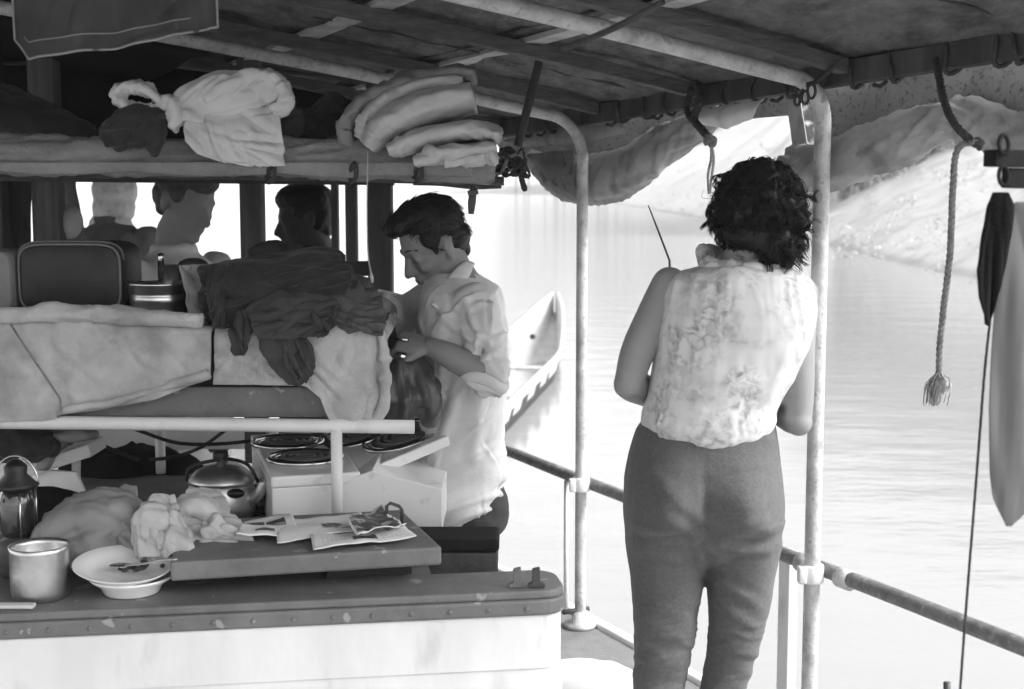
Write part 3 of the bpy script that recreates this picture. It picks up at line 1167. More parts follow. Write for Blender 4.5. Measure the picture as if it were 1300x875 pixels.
# paint blister
put('drain_hole', MB().ell(CP(.18, .0075, .42), (.006, .002, .006), nu=8, nv=6), 'pipe', counter)

# --- aluminium pot, bowl, plate on the counter
c = WZ(45, 764, CT)
t = thing('saucepan', 'dented aluminium pot without lid at the left end of the counter', 'pot', c)
r_ = S(38, c[1])
h_ = S(70, c[1])
put('body', MB().lathe([(r_ * .9, 0), (r_ * .97, .004), (r_, .015), (r_, h_ * .5), (r_ * .99, h_ * .9), (r_ * 1.03, h_), (r_ * 1.0, h_), (r_ * .95, h_ * .9), (r_ * .95, .012), (r_ * .5, .008)], c + (0, r_ * .6, .001), 40), 'aluminium', t)
c = WZ(150, 763, CT) + (0, .06, 0)
R1 = S(65, c[1])


def plate_prof(R, h):
    return [(R * .52, 0), (R * .54, 0), (R * .58, h * .35), (R * .80, h * .6), (R * .99, h), (R * 1.0, h * 1.04), (R * .98, h * 1.06), (R * .78, h * .75), (R * .55, h * .45), (R * .1, h * .40)]


t = thing('soup_plate', 'white china bowl, lower of the two stacked beside the pot', 'bowl', c)
put('body', MB().lathe([(R1 * .52, 0), (R1 * .56, .004), (R1 * .62, .018), (R1 * .80, .030), (R1 * .83, .034), (R1 * .80, .036), (R1 * .6, .022), (R1 * .1, .014)], c + (.012, 0, .001), 44), 'porcelain', t)
t = thing('soup_plate', 'white china soup plate with scraps, upper of the two stacked', 'plate', c + (0, 0, .02))
Rt = Matrix.Rotation(math.radians(7), 3, 'X') @ Matrix.Rotation(math.radians(4), 3, 'Y')
Rt = np.array(Rt)
put('body', MB().lathe(plate_prof(R1, .035), c + (-.004, 0, .026), 48, R=Rt), 'porcelain', t)
m_ = MB()
rr_ = random.Random(8)
for k in range(22):
    m_.ell(c + (rr_.gauss(.025, .022), rr_.gauss(-.005, .014), .050 + rr_.uniform(0, .008)), (rr_.uniform(.004, .011), rr_.uniform(.004, .009), .004), nu=7, nv=5)
o = put('food_scraps', m_, 'cloth_mid', t)
o['kind'] = 'stuff'
t = thing('spoon', 'metal spoon lying across the upper soup plate', 'spoon', c + (.05, -.01, .06))
pa = smoothpath([c + (.005, -.01, .060), c + (.05, -.025, .068), c + (.085, -.034, .078), c + (.116, -.040, .080)], 14)
put('handle', MB().tube(pa, .0055, 8, flat=.4), 'brushed', t)
put('bowl', MB().ell(c + (-.008, -.006, .058), (.024, .015, .005)), 'steel', t)
c = WZ(14, 776, CT)
o = put('matchbook', MB().box(c + (-.01, .02, .005), (.10, .022, .008)), 'cloth_white', smooth=False, bevel=.002)
tag(o, 'small pale flat strip lying on the counter edge before the pot', 'strip')

# --- lantern
c = W(24, 700, 2.98)
c[2] = CT
t = thing('lantern', 'dark glass pressure lantern with a broad black cap, left of the cloth heap', 'lantern', c)
k_ = S(1, 2.98)
put('tank', MB().lathe([(24 * k_, 0), (27 * k_, .01), (27 * k_, 34 * k_), (24 * k_, 44 * k_), (12 * k_, 50 * k_), (10 * k_, 54 * k_)], c + (0, 0, .001), 32), 'iron', t)
gm = mat('dark_glass', .02, .06, .2, 5, spec=.8, coat=.6)
put('glass', MB().lathe([(19 * k_, 52 * k_), (22 * k_, 60 * k_), (22 * k_, 95 * k_), (19 * k_, 108 * k_), (14 * k_, 114 * k_)], c, 32), gm, t)
for a in range(4):
    q = a * math.pi / 2 + .5
    put('guard_rod', MB().tube([c + np.array((math.cos(q) * 24 * k_, math.sin(q) * 24 * k_, z * k_)) for z in (40, 80, 112)], .0022, 6), 'steel', t)
put('cap', MB().lathe([(13 * k_, 112 * k_), (27 * k_, 114 * k_), (26 * k_, 120 * k_), (14 * k_, 132 * k_), (15 * k_, 142 * k_), (8 * k_, 150 * k_), (2 * k_, 152 * k_)], c, 32), 'black_paint', t)
put('bail', MB().tube([c + np.array((math.cos(a) * 29 * k_, 0, (118 + 38 * math.sin(a)) * k_)) for a in np.linspace(0, math.pi, 21)], .0022, 6), 'steel', t)
put('valve', MB().ell(c + np.array((-20 * k_, -20 * k_, 102 * k_)), (.007, .007, .007)), 'steel', t)

# --- cutting board and papers
bz = .80
q0, q1 = WZ(216, 714, bz), WZ(561, 694, bz)
q2, q3 = WZ(500, 662, bz), WZ(262, 682, bz)
e_ = (q1 - q0) / np.linalg.norm(q1 - q0)
back = q2 - q1
back = back - (back @ e_) * e_
back = back / np.linalg.norm(back) * .36
t = thing('board', 'thick grey painted wooden board raised on a batten over the counter', 'board', (q0 + q1) / 2)
put('top', MB().slab([q0, q1, q1 + back - e_ * .03, q0 + back + e_ * .02], (0, 0, -.04)), 'grey_paint', t, smooth=False, bevel=.006)
put('support', MB().slab([q0 + e_ * .32 + back * .25 + (0, 0, -.042), q1 - e_ * .05 + back * .25 + (0, 0, -.042), q1 - e_ * .05 + back * .85 + (0, 0, -.042), q0 + e_ * .32 + back * .85 + (0, 0, -.042)], (0, 0, -.037)), 'black_paint', t, smooth=False)
put('support', MB().slab([q0 + e_ * .02 + back * .5 + (0, 0, -.042), q0 + e_ * .2 + back * .5 + (0, 0, -.042), q0 + e_ * .2 + back * .9 + (0, 0, -.042), q0 + e_ * .02 + back * .9 + (0, 0, -.042)], (0, 0, -.037)), 'black_paint', t, smooth=False)


def print_mat(name, seed, dark=.12):
    """printed page: blocks of text lines and a dark picture, by face material; this is the paper with its faint print"""
    m = bpy.data.materials.new(name)
    m.use_nodes = True
    nt = m.node_tree
    bs = nt.nodes['Principled BSDF']
    tc = nt.nodes.new('ShaderNodeTexCoord')
    br = nt.nodes.new('ShaderNodeTexBrick')
    br.inputs['Color1'].default_value = (.35, .35, .35, 1)
    br.inputs['Color2'].default_value = (.55, .55, .55, 1)
    br.inputs['Mortar'].default_value = (.78, .78, .78, 1)
    br.inputs['Scale'].default_value = 1
    br.inputs['Brick Width'].default_value = .09
    br.inputs['Row Height'].default_value = .035
    br.inputs['Mortar Size'].default_value = .011
    nt.links.new(tc.outputs['UV'], br.inputs[0])
    nt.links.new(br.outputs[0], bs.inputs['Base Color'])
    bs.inputs['Roughness'].default_value = .6
    return m


paper_m = mat('paper', .74, .7, .05, 12)
photo_m = mat('photo_print', .09, .5, .9, 26, spots=.8, spot_scale=34, spot_lo=.55, spot_hi=.62, spot_val=.5)
text_m = print_mat('printed_text', 1)


def paper(name, corners, z, label, pics, lift=.0, seed=0, parent=None, nx=26, ny=18, texts=(), curl=.012):
    """newspaper sheet given by four pixel corners on height z; pics and texts are (s0,s1,t0,t1) boxes on the sheet"""
    P = [WZ(x, y, z) for x, y in corners]
    G = np.zeros((ny, nx, 3))
    for j, tt in enumerate(np.linspace(0, 1, ny)):
        for i, ss in enumerate(np.linspace(0, 1, nx)):
            G[j, i] = (P[0] * (1 - ss) + P[1] * ss) * (1 - tt) + (P[3] * (1 - ss) + P[2] * ss) * tt
    X = G.reshape(-1, 3)
    d = (fbm(X * 11, seed) * .5 + .5) * curl + lift
    G[..., 2] += d.reshape(ny, nx)
    m_ = MB().grid(G)
    o_ = put(name, m_, paper_m, parent, solid=.002)
    me = o_.data
    me.materials.append(photo_m)
    me.materials.append(text_m)
    uv = me.uv_layers.new()
    for p in me.polygons:
        j, i = divmod(p.index, nx - 1)
        s_, t_ = (i + .5) / (nx - 1), (j + .5) / (ny - 1)
        for a, b, c_, d_ in pics:
            if a <= s_ <= b and c_ <= t_ <= d_:
                p.material_index = 1
        for a, b, c_, d_ in texts:
            if a <= s_ <= b and c_ <= t_ <= d_:
                p.material_index = 2
        for li in p.loop_indices:
            v_ = me.loops[li].vertex_index
            jj, ii = divmod(v_, nx)
            uv.data[li].uv = (ii / (nx - 1), jj / (ny - 1))
    tag(o_, label, 'magazine')
    return o_


paper('magazine', [(398, 702), (529, 686), (496, 658), (392, 678)], bz + .004, 'white magazine page lying frontmost on the grey board', [(.42, .62, .12, .32), (.2, .7, .66, .9)], seed=5, texts=[(.1, .38, .15, .5), (.68, .92, .1, .5)])
paper('magazine', [(455, 690), (516, 676), (484, 650), (440, 672)], bz + .012, 'folded magazine showing a dark photograph, on top of the papers', [(.04, .95, .05, .95)], seed=9, curl=.03)
paper('magazine', [(352, 692), (476, 672), (458, 653), (350, 666)], bz + .006, 'white sheet lying flat behind the dark photograph page', [(.5, .7, .3, .6)], seed=13)
paper('magazine', [(300, 690), (384, 682), (366, 656), (310, 664)], bz + .006, 'open magazine with small pictures beside the white towels', [(.1, .42, .55, .8), (.5, .85, .5, .75), (.3, .6, .15, .3)], seed=17, curl=.02, texts=[(.6, .9, .1, .4)])

c = WZ(500, 668, bz) + (0, .03, 0)
o = put('loop_handle', MB().tube([c + np.array((-.018, .0, 0)), c + np.array((-.018, 0, .038)), c + np.array((-.010, 0, .045)), c + np.array((.010, 0, .038)), c + np.array((.016, 0, .03)), c + np.array((.016, 0, 0))], .004, 8), 'iron')
tag(o, 'small dark iron loop handle standing up behind the magazines', 'handle')

# --- dark box
y_ = 3.12
a, b = W(520, 680, y_), W(634, 680, y_)
bw_ = b[0] - a[0]
cx_ = (a[0] + b[0]) / 2
t = thing('cash_box', 'low dark box with black rounded lid at the end of the board', 'box', (cx_, y_ + .12, .70))
ztop = W(600, 672, y_ + .1)[2]
put('body', MB().box((cx_, y_ + .065, (ztop - .03 + .60) / 2), (bw_ - .008, .13, ztop - .03 - .60)), 'charcoal', t, smooth=False, bevel=.004)
put('lid', MB().box((cx_, y_ + .065, ztop - .014), (bw_, .14, .028)), 'matt_black', t, smooth=False, bevel=.009)

# --- kettle
kc = WZ(282, 657, CT)
kk = S(1, kc[1])
t = thing('kettle', 'shiny metal kettle with black lid knob standing behind the towels', 'kettle', kc)
put('body', MB().lathe([(36 * kk, 0), (42 * kk, 4 * kk), (45 * kk, 18 * kk), (43 * kk, 38 * kk), (36 * kk, 50 * kk), (31 * kk, 54 * kk)], kc + (0, 0, .001), 40), 'brushed', t)
put('lid', MB().lathe([(42 * kk, 47 * kk), (41 * kk, 52 * kk), (32 * kk, 62 * kk), (16 * kk, 68 * kk), (6 * kk, 70 * kk), (5 * kk, 74 * kk)], kc, 40), 'brushed', t)
put('knob', MB().lathe([(7 * kk, 74 * kk), (10 * kk, 76 * kk), (10 * kk, 86 * kk), (7 * kk, 88 * kk), (1 * kk, 88.5 * kk)], kc, 20), 'black_paint', t)
put('handle', MB().tube(smoothpath([kc + np.array((-44 * kk, 0, 48 * kk)), kc + np.array((-40 * kk, 0, 66 * kk)), kc + np.array((-10 * kk, .02, 73 * kk)), kc + np.array((14 * kk, .02, 74 * kk)), kc + np.array((36 * kk, 0, 68 * kk)), kc + np.array((48 * kk, 0, 46 * kk))], 24), .0045, 8), 'black_paint', t)
put('spout', MB().tube(smoothpath([kc + np.array((30 * kk, -.02, 20 * kk)), kc + np.array((50 * kk, -.03, 34 * kk)), kc + np.array((58 * kk, -.03, 52 * kk))], 10), [.02, .019, .018, .017, .016, .015, .014, .013, .012, .012][:len(smoothpath([np.zeros(3), np.ones(3), np.ones(3) * 2], 10))], 12), 'brushed', t)
put('grip', MB().ell(kc + np.array((26 * kk, -38 * kk, 40 * kk)), (.022, .014, .012)), 'black_paint', t)
# dark pan behind
pc = WZ(326, 648, CT)
t = thing('frying_pan', 'black iron pan with straight handle standing behind the kettle', 'pan', pc)
put('body', MB().lathe([(.055, 0), (.075, .05), (.078, .052), (.074, .052), (.05, .006), (.01, .005)], pc, 28), 'iron', t)
put('handle', MB().tube([pc + (.0, -.07, .045), pc + (.03, -.11, .04)], .007, 8), 'iron', t)

# --- stoves
def burner(parent, c, r, nrm=(0, 0, 1), name='burner'):
    nrm = np.asarray(nrm, float)
    nrm /= np.linalg.norm(nrm)
    R = np.array(Vector((0, 0, 1)).rotation_difference(Vector(nrm)).to_matrix())
    h = put(name, MB().lathe([(r * .80, .001), (r * .82, .003), (r * .2, .003)], c, 36, R=R), 'burner_plate', parent)
    for rad, th in ((1.0, .0075), (.82, .0045)):
        put('trim_ring', MB().tube([c + R @ np.array((math.cos(a) * r * rad, math.sin(a) * r * rad, .004)) for a in np.linspace(0, 2 * math.pi, 41)[:-1]], th, 8, closed=True), 'steel', h)
    for rad in (.25, .45, .64):
        put('heating_coil', MB().tube([c + R @ np.array((math.cos(a) * r * rad, math.sin(a) * r * rad, .007)) for a in np.linspace(0, 2 * math.pi, 33)[:-1]], .0055, 6, closed=True), 'coil', h)


sz = .862
s0, s1 = WZ(344, 606, sz), WZ(458, 599, sz)
s2, s3 = WZ(421, 546, sz), WZ(318, 552, sz)
t = thing('stove', 'white enamel two-burner hotplate with flat top, left of the two', 'stove', np.append(((s0 + s1) / 2)[:2], CT))
put('top', MB().slab([s0, s1, s2, s3], (0, 0, -.028)), 'enamel', t, smooth=False, bevel=.006)
i0 = [p + ((s0 + s1 + s2 + s3) / 4 - p) * .02 for p in (s0, s1, s2, s3)]
put('body', MB().slab([p - (0, 0, .0285) for p in i0], (0, 0, -.112)), 'enamel', t, smooth=False, bevel=.004)
burner(t, WZ(388, 583, sz), S(50, 3.6) * .92)
burner(t, WZ(366, 563, sz), S(48, 3.85) * .9)
put('switch', MB().tube([W(348, 628, 3.36), W(348, 628, 3.40)], .006, 10), 'black_paint', t)

t = thing('stove_cover', 'white sheet metal box with sloping top under the tilted hotplate', 'box', W(470, 670, 3.40))
yb = 3.37
m_ = MB()
front = [(352, 673), (562, 673), (562, 621), (472, 598), (352, 640)]
m_.slab([W(x, y, yb) for x, y in front], (0, .30, 0))
put('shell', m_, 'enamel', t, smooth=False, bevel=.004)

h0, h1_, h2_, h3 = W(458, 600, 3.44), W(569, 553, 3.56), W(531, 533, 3.95), W(400, 541, 3.92)
nn_ = np.cross(h1_ - h0, h3 - h0)
nn_ /= np.linalg.norm(nn_)
t = thing('stove', 'white two-burner hotplate tilted up towards the man, right of the two', 'stove', h0)
put('top', MB().slab([h0, h1_, h2_, h3], -nn_ * .028), 'enamel', t, smooth=False, bevel=.005)
put('edge_strip', MB().beam(h0 + (h0 - h1_) * .03 - nn_ * .014, h3 + (h3 - h2_) * .03 - nn_ * .014, .02, .03, up=nn_), 'charcoal', t, smooth=False, bevel=.003)
pc = (h0 * .22 + h1_ * .38 + h2_ * .27 + h3 * .13) + nn_ * .001
burner(t, pc, .105, nn_)
pc = (h0 * .24 + h1_ * .08 + h2_ * .22 + h3 * .46) + nn_ * .001
burner(t, pc, .095, nn_)
put('leg', MB().beam(W(528, 640, 3.74), W(528, 560, 3.74), .018, .018, up=(0, 1, 0)), 'pipe', t, smooth=False)
put('leg', MB().beam(W(516, 640, 3.86), W(516, 560, 3.86), .016, .016, up=(0, 1, 0)), 'pipe', t, smooth=False)

# --- bench that the man sits on
bz_ = .63
b0, b1 = WZ(560, 668, bz_), WZ(632, 664, bz_)
mbb = MB()
mbb.box((b0[0] - .02, 3.80, bz_ - .02), (.36, .46, .04))
t = thing('locker', 'white locker seat on which the man sits', 'locker', (b0[0], 3.8, 0))
put('lid', mbb, 'white_paint', t, smooth=False, bevel=.006)
put('body', MB().box((b0[0] - .03, 3.80, (bz_ - .042) / 2), (.32, .42, bz_ - .042)), 'white_paint', t, smooth=False, bevel=.004)

# --- white bundle at the foot of the left pole
m_ = MB()
c = WZ(752, 884, .2) - (0, 0, 0)
m_.ell(c + (-.02, .02, .0), (.19, .16, .085), nu=28, nv=16)
V, F, Nn = remesh(m_, .012, 6)
V += Nn * (fbm(V * 9, 3) * .008)[:, None]
o = link('sack', V, F, 'cloth_white')
tag(o, 'white rounded canvas bundle lying on the deck left of the woman', 'bundle')
# ================================================================== BUNK SHELF, CABIN POSTS, CANVAS COVERS
BZ = 1.245                                  # top of the bunk
bunk = thing('bunk', 'hanging bunk shelf with grey board and white pipe front rail', 'bunk', (-.85, 3.75, .72))
a, b = W(-60, 507, 3.36), W(489, 512, 3.36)
put('side_board', MB().slab([W(-60, 490, 3.36), W(484, 492, 3.36), W(484, 531, 3.36), W(-60, 528, 3.36)], (0, .022, 0)), 'grey_paint', bunk, smooth=False, bevel=.003)
put('mattress', MB().box((-.81, 3.80, 1.145), (1.00, .80, .17)), 'cloth_mid', bunk, bevel=.02)
put('front_rail', MB().tube([W(x, 537 + (x - 100) * .012, 3.325) for x in (-60, 100, 250, 400, 526)], S(9, 3.3), 14), 'white_paint', bunk)
put('post', MB().tube([W(427, 545, 3.32), (W(427, 545, 3.32)[0], 3.32, CT + .001)], S(7.5, 3.3), 14), 'white_paint', bunk)
put('post', MB().tube([W(203, 548, 4.05), (W(203, 548, 4.05)[0], 4.05, CT + .001)], S(6.5, 4.05), 12), 'white_paint', bunk)
pz = W(590, 546, 3.5)[2]


def cover(xl, xr, top, hem, Yf=3.318, Yb=4.15, nx=70, seed=0, amp=.016, wrapR=0, wrapL=0):
    """canvas laid over the bunk and hanging down its front; top and hem are (px x, px y) polylines"""
    rows_top, rows_fr = 16, 34
    G = np.zeros((rows_top + rows_fr, nx, 3))
    xs = np.linspace(xl, xr, nx)
    for i, x in enumerate(xs):
        yt = np.interp(x, [p[0] for p in top], [p[1] for p in top])
        yh = np.interp(x, [p[0] for p in hem], [p[1] for p in hem])
        e = W(x, yt, Yf)
        for j in range(rows_top):
            t_ = j / (rows_top - 1)
            G[j, i] = (e[0], Yb + (Yf + .03 - Yb) * t_, e[2] + .004 - .012 * t_ * t_)
        for j in range(rows_fr):
            t_ = j / (rows_fr - 1)
            p = W(x, yt + (yh - yt) * t_, Yf)
            p[1] += .022 * math.exp(-t_ * 14)
            if wrapR:
                d = max(0, (x - (xr - wrapR)) / wrapR)
                p[1] += .10 * d ** 2.2
                if d > .6 :
                    p[0] -= .012 * (d - .6)
            G[rows_top + j, i] = p
    X = G.reshape(-1, 3)
    t_ = np.concatenate([np.full(rows_top * nx, .25), np.repeat(np.linspace(.4, 1, rows_fr), nx)])
    d = (fbm(X * np.array((7, 3, 6)), seed) * .9 + ridge(X * np.array((6, 2, 9)), seed + 3) * .5 + ridge(X * np.array((13, 4, 7)), seed + 9) * .25) * amp * t_
    G[..., 1] -= d.reshape(G.shape[:2])
    G[:rows_top, :, 2] += d.reshape(G.shape[:2])[:rows_top] * .8
    return G


t = thing('canvas_cover', 'stained pale canvas covering the left half of the bunk front', 'canvas', W(120, 520, 3.32))
put('cloth', creased_grid(cover(-70, 268, [(-70, 404), (0, 402), (120, 398), (200, 408), (268, 418)], [(-70, 538), (0, 535), (72, 532), (76, 527), (130, 520), (200, 506), (240, 490), (268, 481)], seed=3), 2, 46, 5, ln=(.08, .3), wd=(.007, .016), am=(.002, .006), main=(.6, 0, -.7), keep=.5), 'canvas', t, solid=.004)


def rollY(path, Y, n=50, seed=0, wr=.006, nn=22, twist=3.0, flat=.9):
    pts = [W(x, y, Y) for x, y, h in path]
    q = np.array(smoothpath([np.append(p, S(h, Y)) for p, (x, y, h) in zip(pts, path)], n))
    P, H = q[:, :3], q[:, 3]
    s = np.concatenate([[0], np.cumsum(np.linalg.norm(np.diff(P, axis=0), axis=1))])
    T = np.gradient(P, axis=0)
    T /= np.linalg.norm(T, axis=1)[:, None]
    rings = []
    for i in range(len(P)):
        b = np.array((0, 1., 0))
        a = np.cross(T[i], b)
        ang = np.linspace(0, 2 * math.pi, nn, endpoint=False)
        X = np.stack([np.cos(ang + s[i] * twist) * 1.6, np.sin(ang + s[i] * twist) * 1.6, np.full(nn, s[i] * 4)], 1)
        w1 = fbm(X, seed) * .9 + ridge(X * np.array((2, 2, .7)), seed + 5) * .5
        rings.append([P[i] + (H[i] + w1[k] * wr) * (math.cos(q_) * b * flat + math.sin(q_) * a) for k, q_ in enumerate(ang)])
    m_ = MB().loft(rings)
    V, F = m_.arrays()
    Nn = mesh_normals(V, F)
    if Nn[len(V) // 2] @ (V[len(V) // 2] - P[len(P) // 2]) < 0:
        Nn = -Nn
    V = V + Nn * creases(V, Nn, int(len(P) * .9), (.05, .2), (.005, .010), (wr * .4, wr), seed + 40, (1, 0, .3), .7)[:, None]
    m_.v = [tuple(p) for p in V]
    return m_


put('rolled_top', rollY([(-70, 402, 9), (30, 401, 10), (60, 398, 11), (118, 400, 10), (126, 400, 12), (190, 403, 9), (258, 408, 8)], 3.31, seed=4, wr=.004), 'canvas', t)
put('seam', MB().tube(smoothpath([W(14, 412, 3.296), W(40, 452, 3.298), W(70, 496, 3.298), W(77, 510, 3.298), W(74, 530, 3.298)], 24), .0028, 5), 'canvas_dark', t)
put('hem_fold', rollY([(80, 521, 3.5), (130, 513, 3.5), (190, 498, 3.5), (240, 482, 3), (266, 474, 2.5)], 3.306, seed=6, wr=.0015, nn=10), 'canvas', t)
t = thing('canvas_cover', 'dirty canvas cover hanging over the right corner of the bunk', 'canvas', W(400, 520, 3.32))
put('cloth', creased_grid(cover(271, 489, [(271, 418), (330, 420), (440, 404), (475, 412), (489, 430)], [(271, 488), (330, 488), (388, 490), (408, 506), (418, 534), (445, 540), (476, 534), (489, 528)], seed=13, wrapR=26, nx=60), 2, 60, 9, ln=(.06, .2), wd=(.006, .014), am=(.003, .008)), 'canvas', t, solid=.004)
put('edge_roll', rollY([(482, 420, 4), (489, 450, 5), (490, 480, 5), (488, 515, 5), (478, 533, 5), (462, 538, 4)], 3.34, seed=16, wr=.002, nn=12), 'canvas', t)

# --- posts of the cabin, window head and sill
def post(px0, px1, Y, z0, z1, m, label, dY=.07, name='cabin_post'):
    a_, b_ = W(px0, 260, Y)[0], W(px1, 260, Y)[0]
    o_ = put(name, MB().box(((a_ + b_) / 2, Y + dY / 2, (z0 + z1) / 2), (b_ - a_, dY, z1 - z0)), m, smooth=False, bevel=.004)
    return tag(o_, label, 'post')


post(40, 74, 4.3, .70, 1.95, 'wood_post', 'grey wooden cabin post behind the dark suitcase')
post(304, 332, 4.3, .70, 1.95, 'wood_post', 'grey wooden cabin post between the hazy figures and the silhouetted man')
post(466, 497, 4.3, .05, 1.9, 'wood_dark', 'dark wooden cabin post right before the sitting man')
post(420, 429, 4.9, .05, 1.9, 'wood_post', 'thin pale post just right of the silhouetted head', .04)
post(438, 453, 4.75, .05, 1.9, 'wood_post', 'thin grey post between the silhouetted head and the dark post', .04)
post(-40, 2, 4.3, .70, 1.95, 'wood_dark', 'dark cabin post at the left edge of the picture')
o = put('lintel_beam', MB().beam(W(-60, 219, 4.29), W(500, 225, 4.29), .05, .05), 'wood_dark', smooth=False)
tag(o, 'dark beam across the tops of the cabin openings', 'beam')
o = put('window_rail', MB().beam(W(424, 341, 4.34), W(468, 341, 4.34), .03, .045), 'wood_dark', smooth=False, bevel=.003)
tag(o, 'short dark crossbar joining the thin posts to the dark post', 'crossbar')
o = put('window_hook', MB().box(W(191, 224, 4.25), (.045, .03, .035)), 'wood_dark', smooth=False, bevel=.004)
tag(o, 'small dark block under the canvas roll between the hazy figures', 'block')
mb = MB()
G = drape_sheet([(205, -40, 42), (260, -40, 40), (330, -40, 40), (400, -40, 42)], 4.45, ny=30, seed=41, amp=.03)
o = put('cabin_curtain', MB().grid(G), 'cloth_mid', solid=.003)
tag(o, 'dim grey curtain left of the grey post at the left edge', 'curtain')
G = drape_sheet([(205, 74, 96), (240, 75, 97), (275, 76, 104), (320, 76, 112), (400, 76, 118)], 4.6, ny=30, seed=47, amp=.03)
o = put('cabin_curtain', MB().grid(G), 'cloth_grey', solid=.003)
tag(o, 'narrow grey curtain drawn aside right of the grey post behind the suitcase', 'curtain')
m_ = MB()
m_.ell(W(88, 282, 4.4), (S(17, 4.4), .06, S(22, 4.4)))
V, F, Nn = remesh(m_, .008, 3)
o = link('hanging_hat', V, F, 'cloth_cream')
tag(o, 'pale rounded hat hanging beside the grey post above the suitcase', 'hat')

# --- black sheets added to put shade inside the cabin roof, and an arched batten
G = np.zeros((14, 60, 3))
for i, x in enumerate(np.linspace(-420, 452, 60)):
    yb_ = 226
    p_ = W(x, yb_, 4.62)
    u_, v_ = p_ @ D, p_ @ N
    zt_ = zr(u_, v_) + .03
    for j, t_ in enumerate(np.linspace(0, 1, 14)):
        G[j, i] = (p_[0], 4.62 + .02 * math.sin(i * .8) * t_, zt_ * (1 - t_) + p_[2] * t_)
o = put('shade_backdrop', MB().grid(G), 'cloth_black', solid=.004)
tag(o, 'added black sheet standing in for the deep shade above the cabin openings', 'shade_backdrop')
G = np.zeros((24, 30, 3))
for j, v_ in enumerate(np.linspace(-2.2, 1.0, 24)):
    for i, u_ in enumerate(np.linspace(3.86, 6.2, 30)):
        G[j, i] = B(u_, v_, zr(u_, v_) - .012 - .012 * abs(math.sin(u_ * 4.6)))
o = put('roof_shade_sheet', MB().grid(G), 'cloth_black', solid=.003)  # added dark sheet that hides the rafters and stands in for shade
tag(o, 'added dark sheet standing in for the shade under the cabin roof', 'shade_lining')
o = put('arched_batten', MB().tube(smoothpath([W(-60, 81, 4.45), W(100, 80, 4.45), W(250, 84, 4.45), (W(380, 94, 4.45)), W(488, 108, 4.45)], 24), .009, 6, flat=.8), 'wood', )
tag(o, 'thin arched batten crossing the dark cabin top', 'batten')

# --- bulkhead under the bunk, wires, trestle, dark heap
o = put('bulkhead', MB().slab([W(84, 546, 4.42), W(352, 546, 4.42), (W(352, 546, 4.42)[0], 4.42, CT + .002), (W(84, 546, 4.42)[0], 4.42, CT + .002)], (0, .02, 0)), 'white_paint', smooth=False)
tag(o, 'pale bulkhead panel behind the kettle under the bunk', 'panel')
for k, pts in enumerate((((150, 536), (180, 548), (230, 563), (300, 562), (370, 550), (430, 538)), ((300, 536), (284, 548), (255, 568), (222, 580), (190, 584)), ((98, 546), (120, 560), (150, 574), (176, 584)))):
    o = put('cable', MB().tube(smoothpath([W(x, y, 4.0 - .05 * k) for x, y in pts], 26), .0055, 6), 'black_paint')
    tag(o, ('black cable sagging in a long arc under the bunk', 'black cable slanting down across the other cable behind the kettle', 'short black cable drooping behind the pale trestle')[k], 'cable')
t = thing('trestle', 'pale wooden trestle with slanting plank under the left end of the bunk', 'trestle', W(90, 640, 3.7))
put('plank', MB().beam(W(36, 594, 3.72), W(124, 566, 3.72), .14, S(17, 3.7), up=(0, 0, 1)), 'cream_paint', t, smooth=False, bevel=.004)
put('leg', MB().beam(W(97, 580, 3.74), W(97, 640, 3.74), S(9, 3.7), .02, up=(0, 1, 0)), 'cream_paint', t, smooth=False)
put('panel', MB().slab([W(44, 596, 3.69), W(96, 600, 3.69), W(107, 624, 3.69), W(50, 624, 3.69)], (0, .015, 0)), 'white_paint', t, smooth=False)


def heap(name, ells, voxel, material, label, cat, amp=.012, seed=0, fs=9, smooth=5, parent=None):
    m_ = MB()
    for c_, r_ in ells:
        m_.ell(c_, r_, nu=20, nv=12)
    V, F, Nn = remesh(m_, voxel, smooth)
    d = (fbm(V * fs, seed) * .8 + ridge(V * fs * np.array((.8, .8, 1.7)) + fbm(V * 5, seed + 4)[:, None] * .5, seed + 2) * .8 + ridge(V * fs * 2.1, seed + 7) * .3) * amp
    V = V + Nn * (d * .35 + creases(V, Nn, 30, (.08, .22), (.006, .012), (amp * .2, amp * .45), seed))[:, None]
    o_ = link(name, V, F, material, parent)
    if label:
        tag(o_, label, cat)
    return o_


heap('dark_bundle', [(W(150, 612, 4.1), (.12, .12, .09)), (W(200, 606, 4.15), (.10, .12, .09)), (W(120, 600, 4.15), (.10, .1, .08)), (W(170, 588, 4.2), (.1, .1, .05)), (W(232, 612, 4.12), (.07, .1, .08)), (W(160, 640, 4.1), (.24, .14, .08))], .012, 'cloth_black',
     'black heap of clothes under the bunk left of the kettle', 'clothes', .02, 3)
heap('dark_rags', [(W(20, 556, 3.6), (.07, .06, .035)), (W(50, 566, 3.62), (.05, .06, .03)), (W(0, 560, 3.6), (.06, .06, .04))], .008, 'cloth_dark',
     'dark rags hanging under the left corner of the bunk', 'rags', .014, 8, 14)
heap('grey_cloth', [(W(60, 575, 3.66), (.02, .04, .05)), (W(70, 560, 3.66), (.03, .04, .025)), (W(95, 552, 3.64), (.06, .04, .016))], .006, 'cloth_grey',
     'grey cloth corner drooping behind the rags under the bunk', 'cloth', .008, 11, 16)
o = heap('tool_roll', [(W(120, 660, 3.5), (.16, .12, .05)), (W(60, 650, 3.5), (.1, .1, .06))], .01, 'cloth_black', 'black bag lying behind the grey cloth heap and the lantern', 'bag', .01, 14)

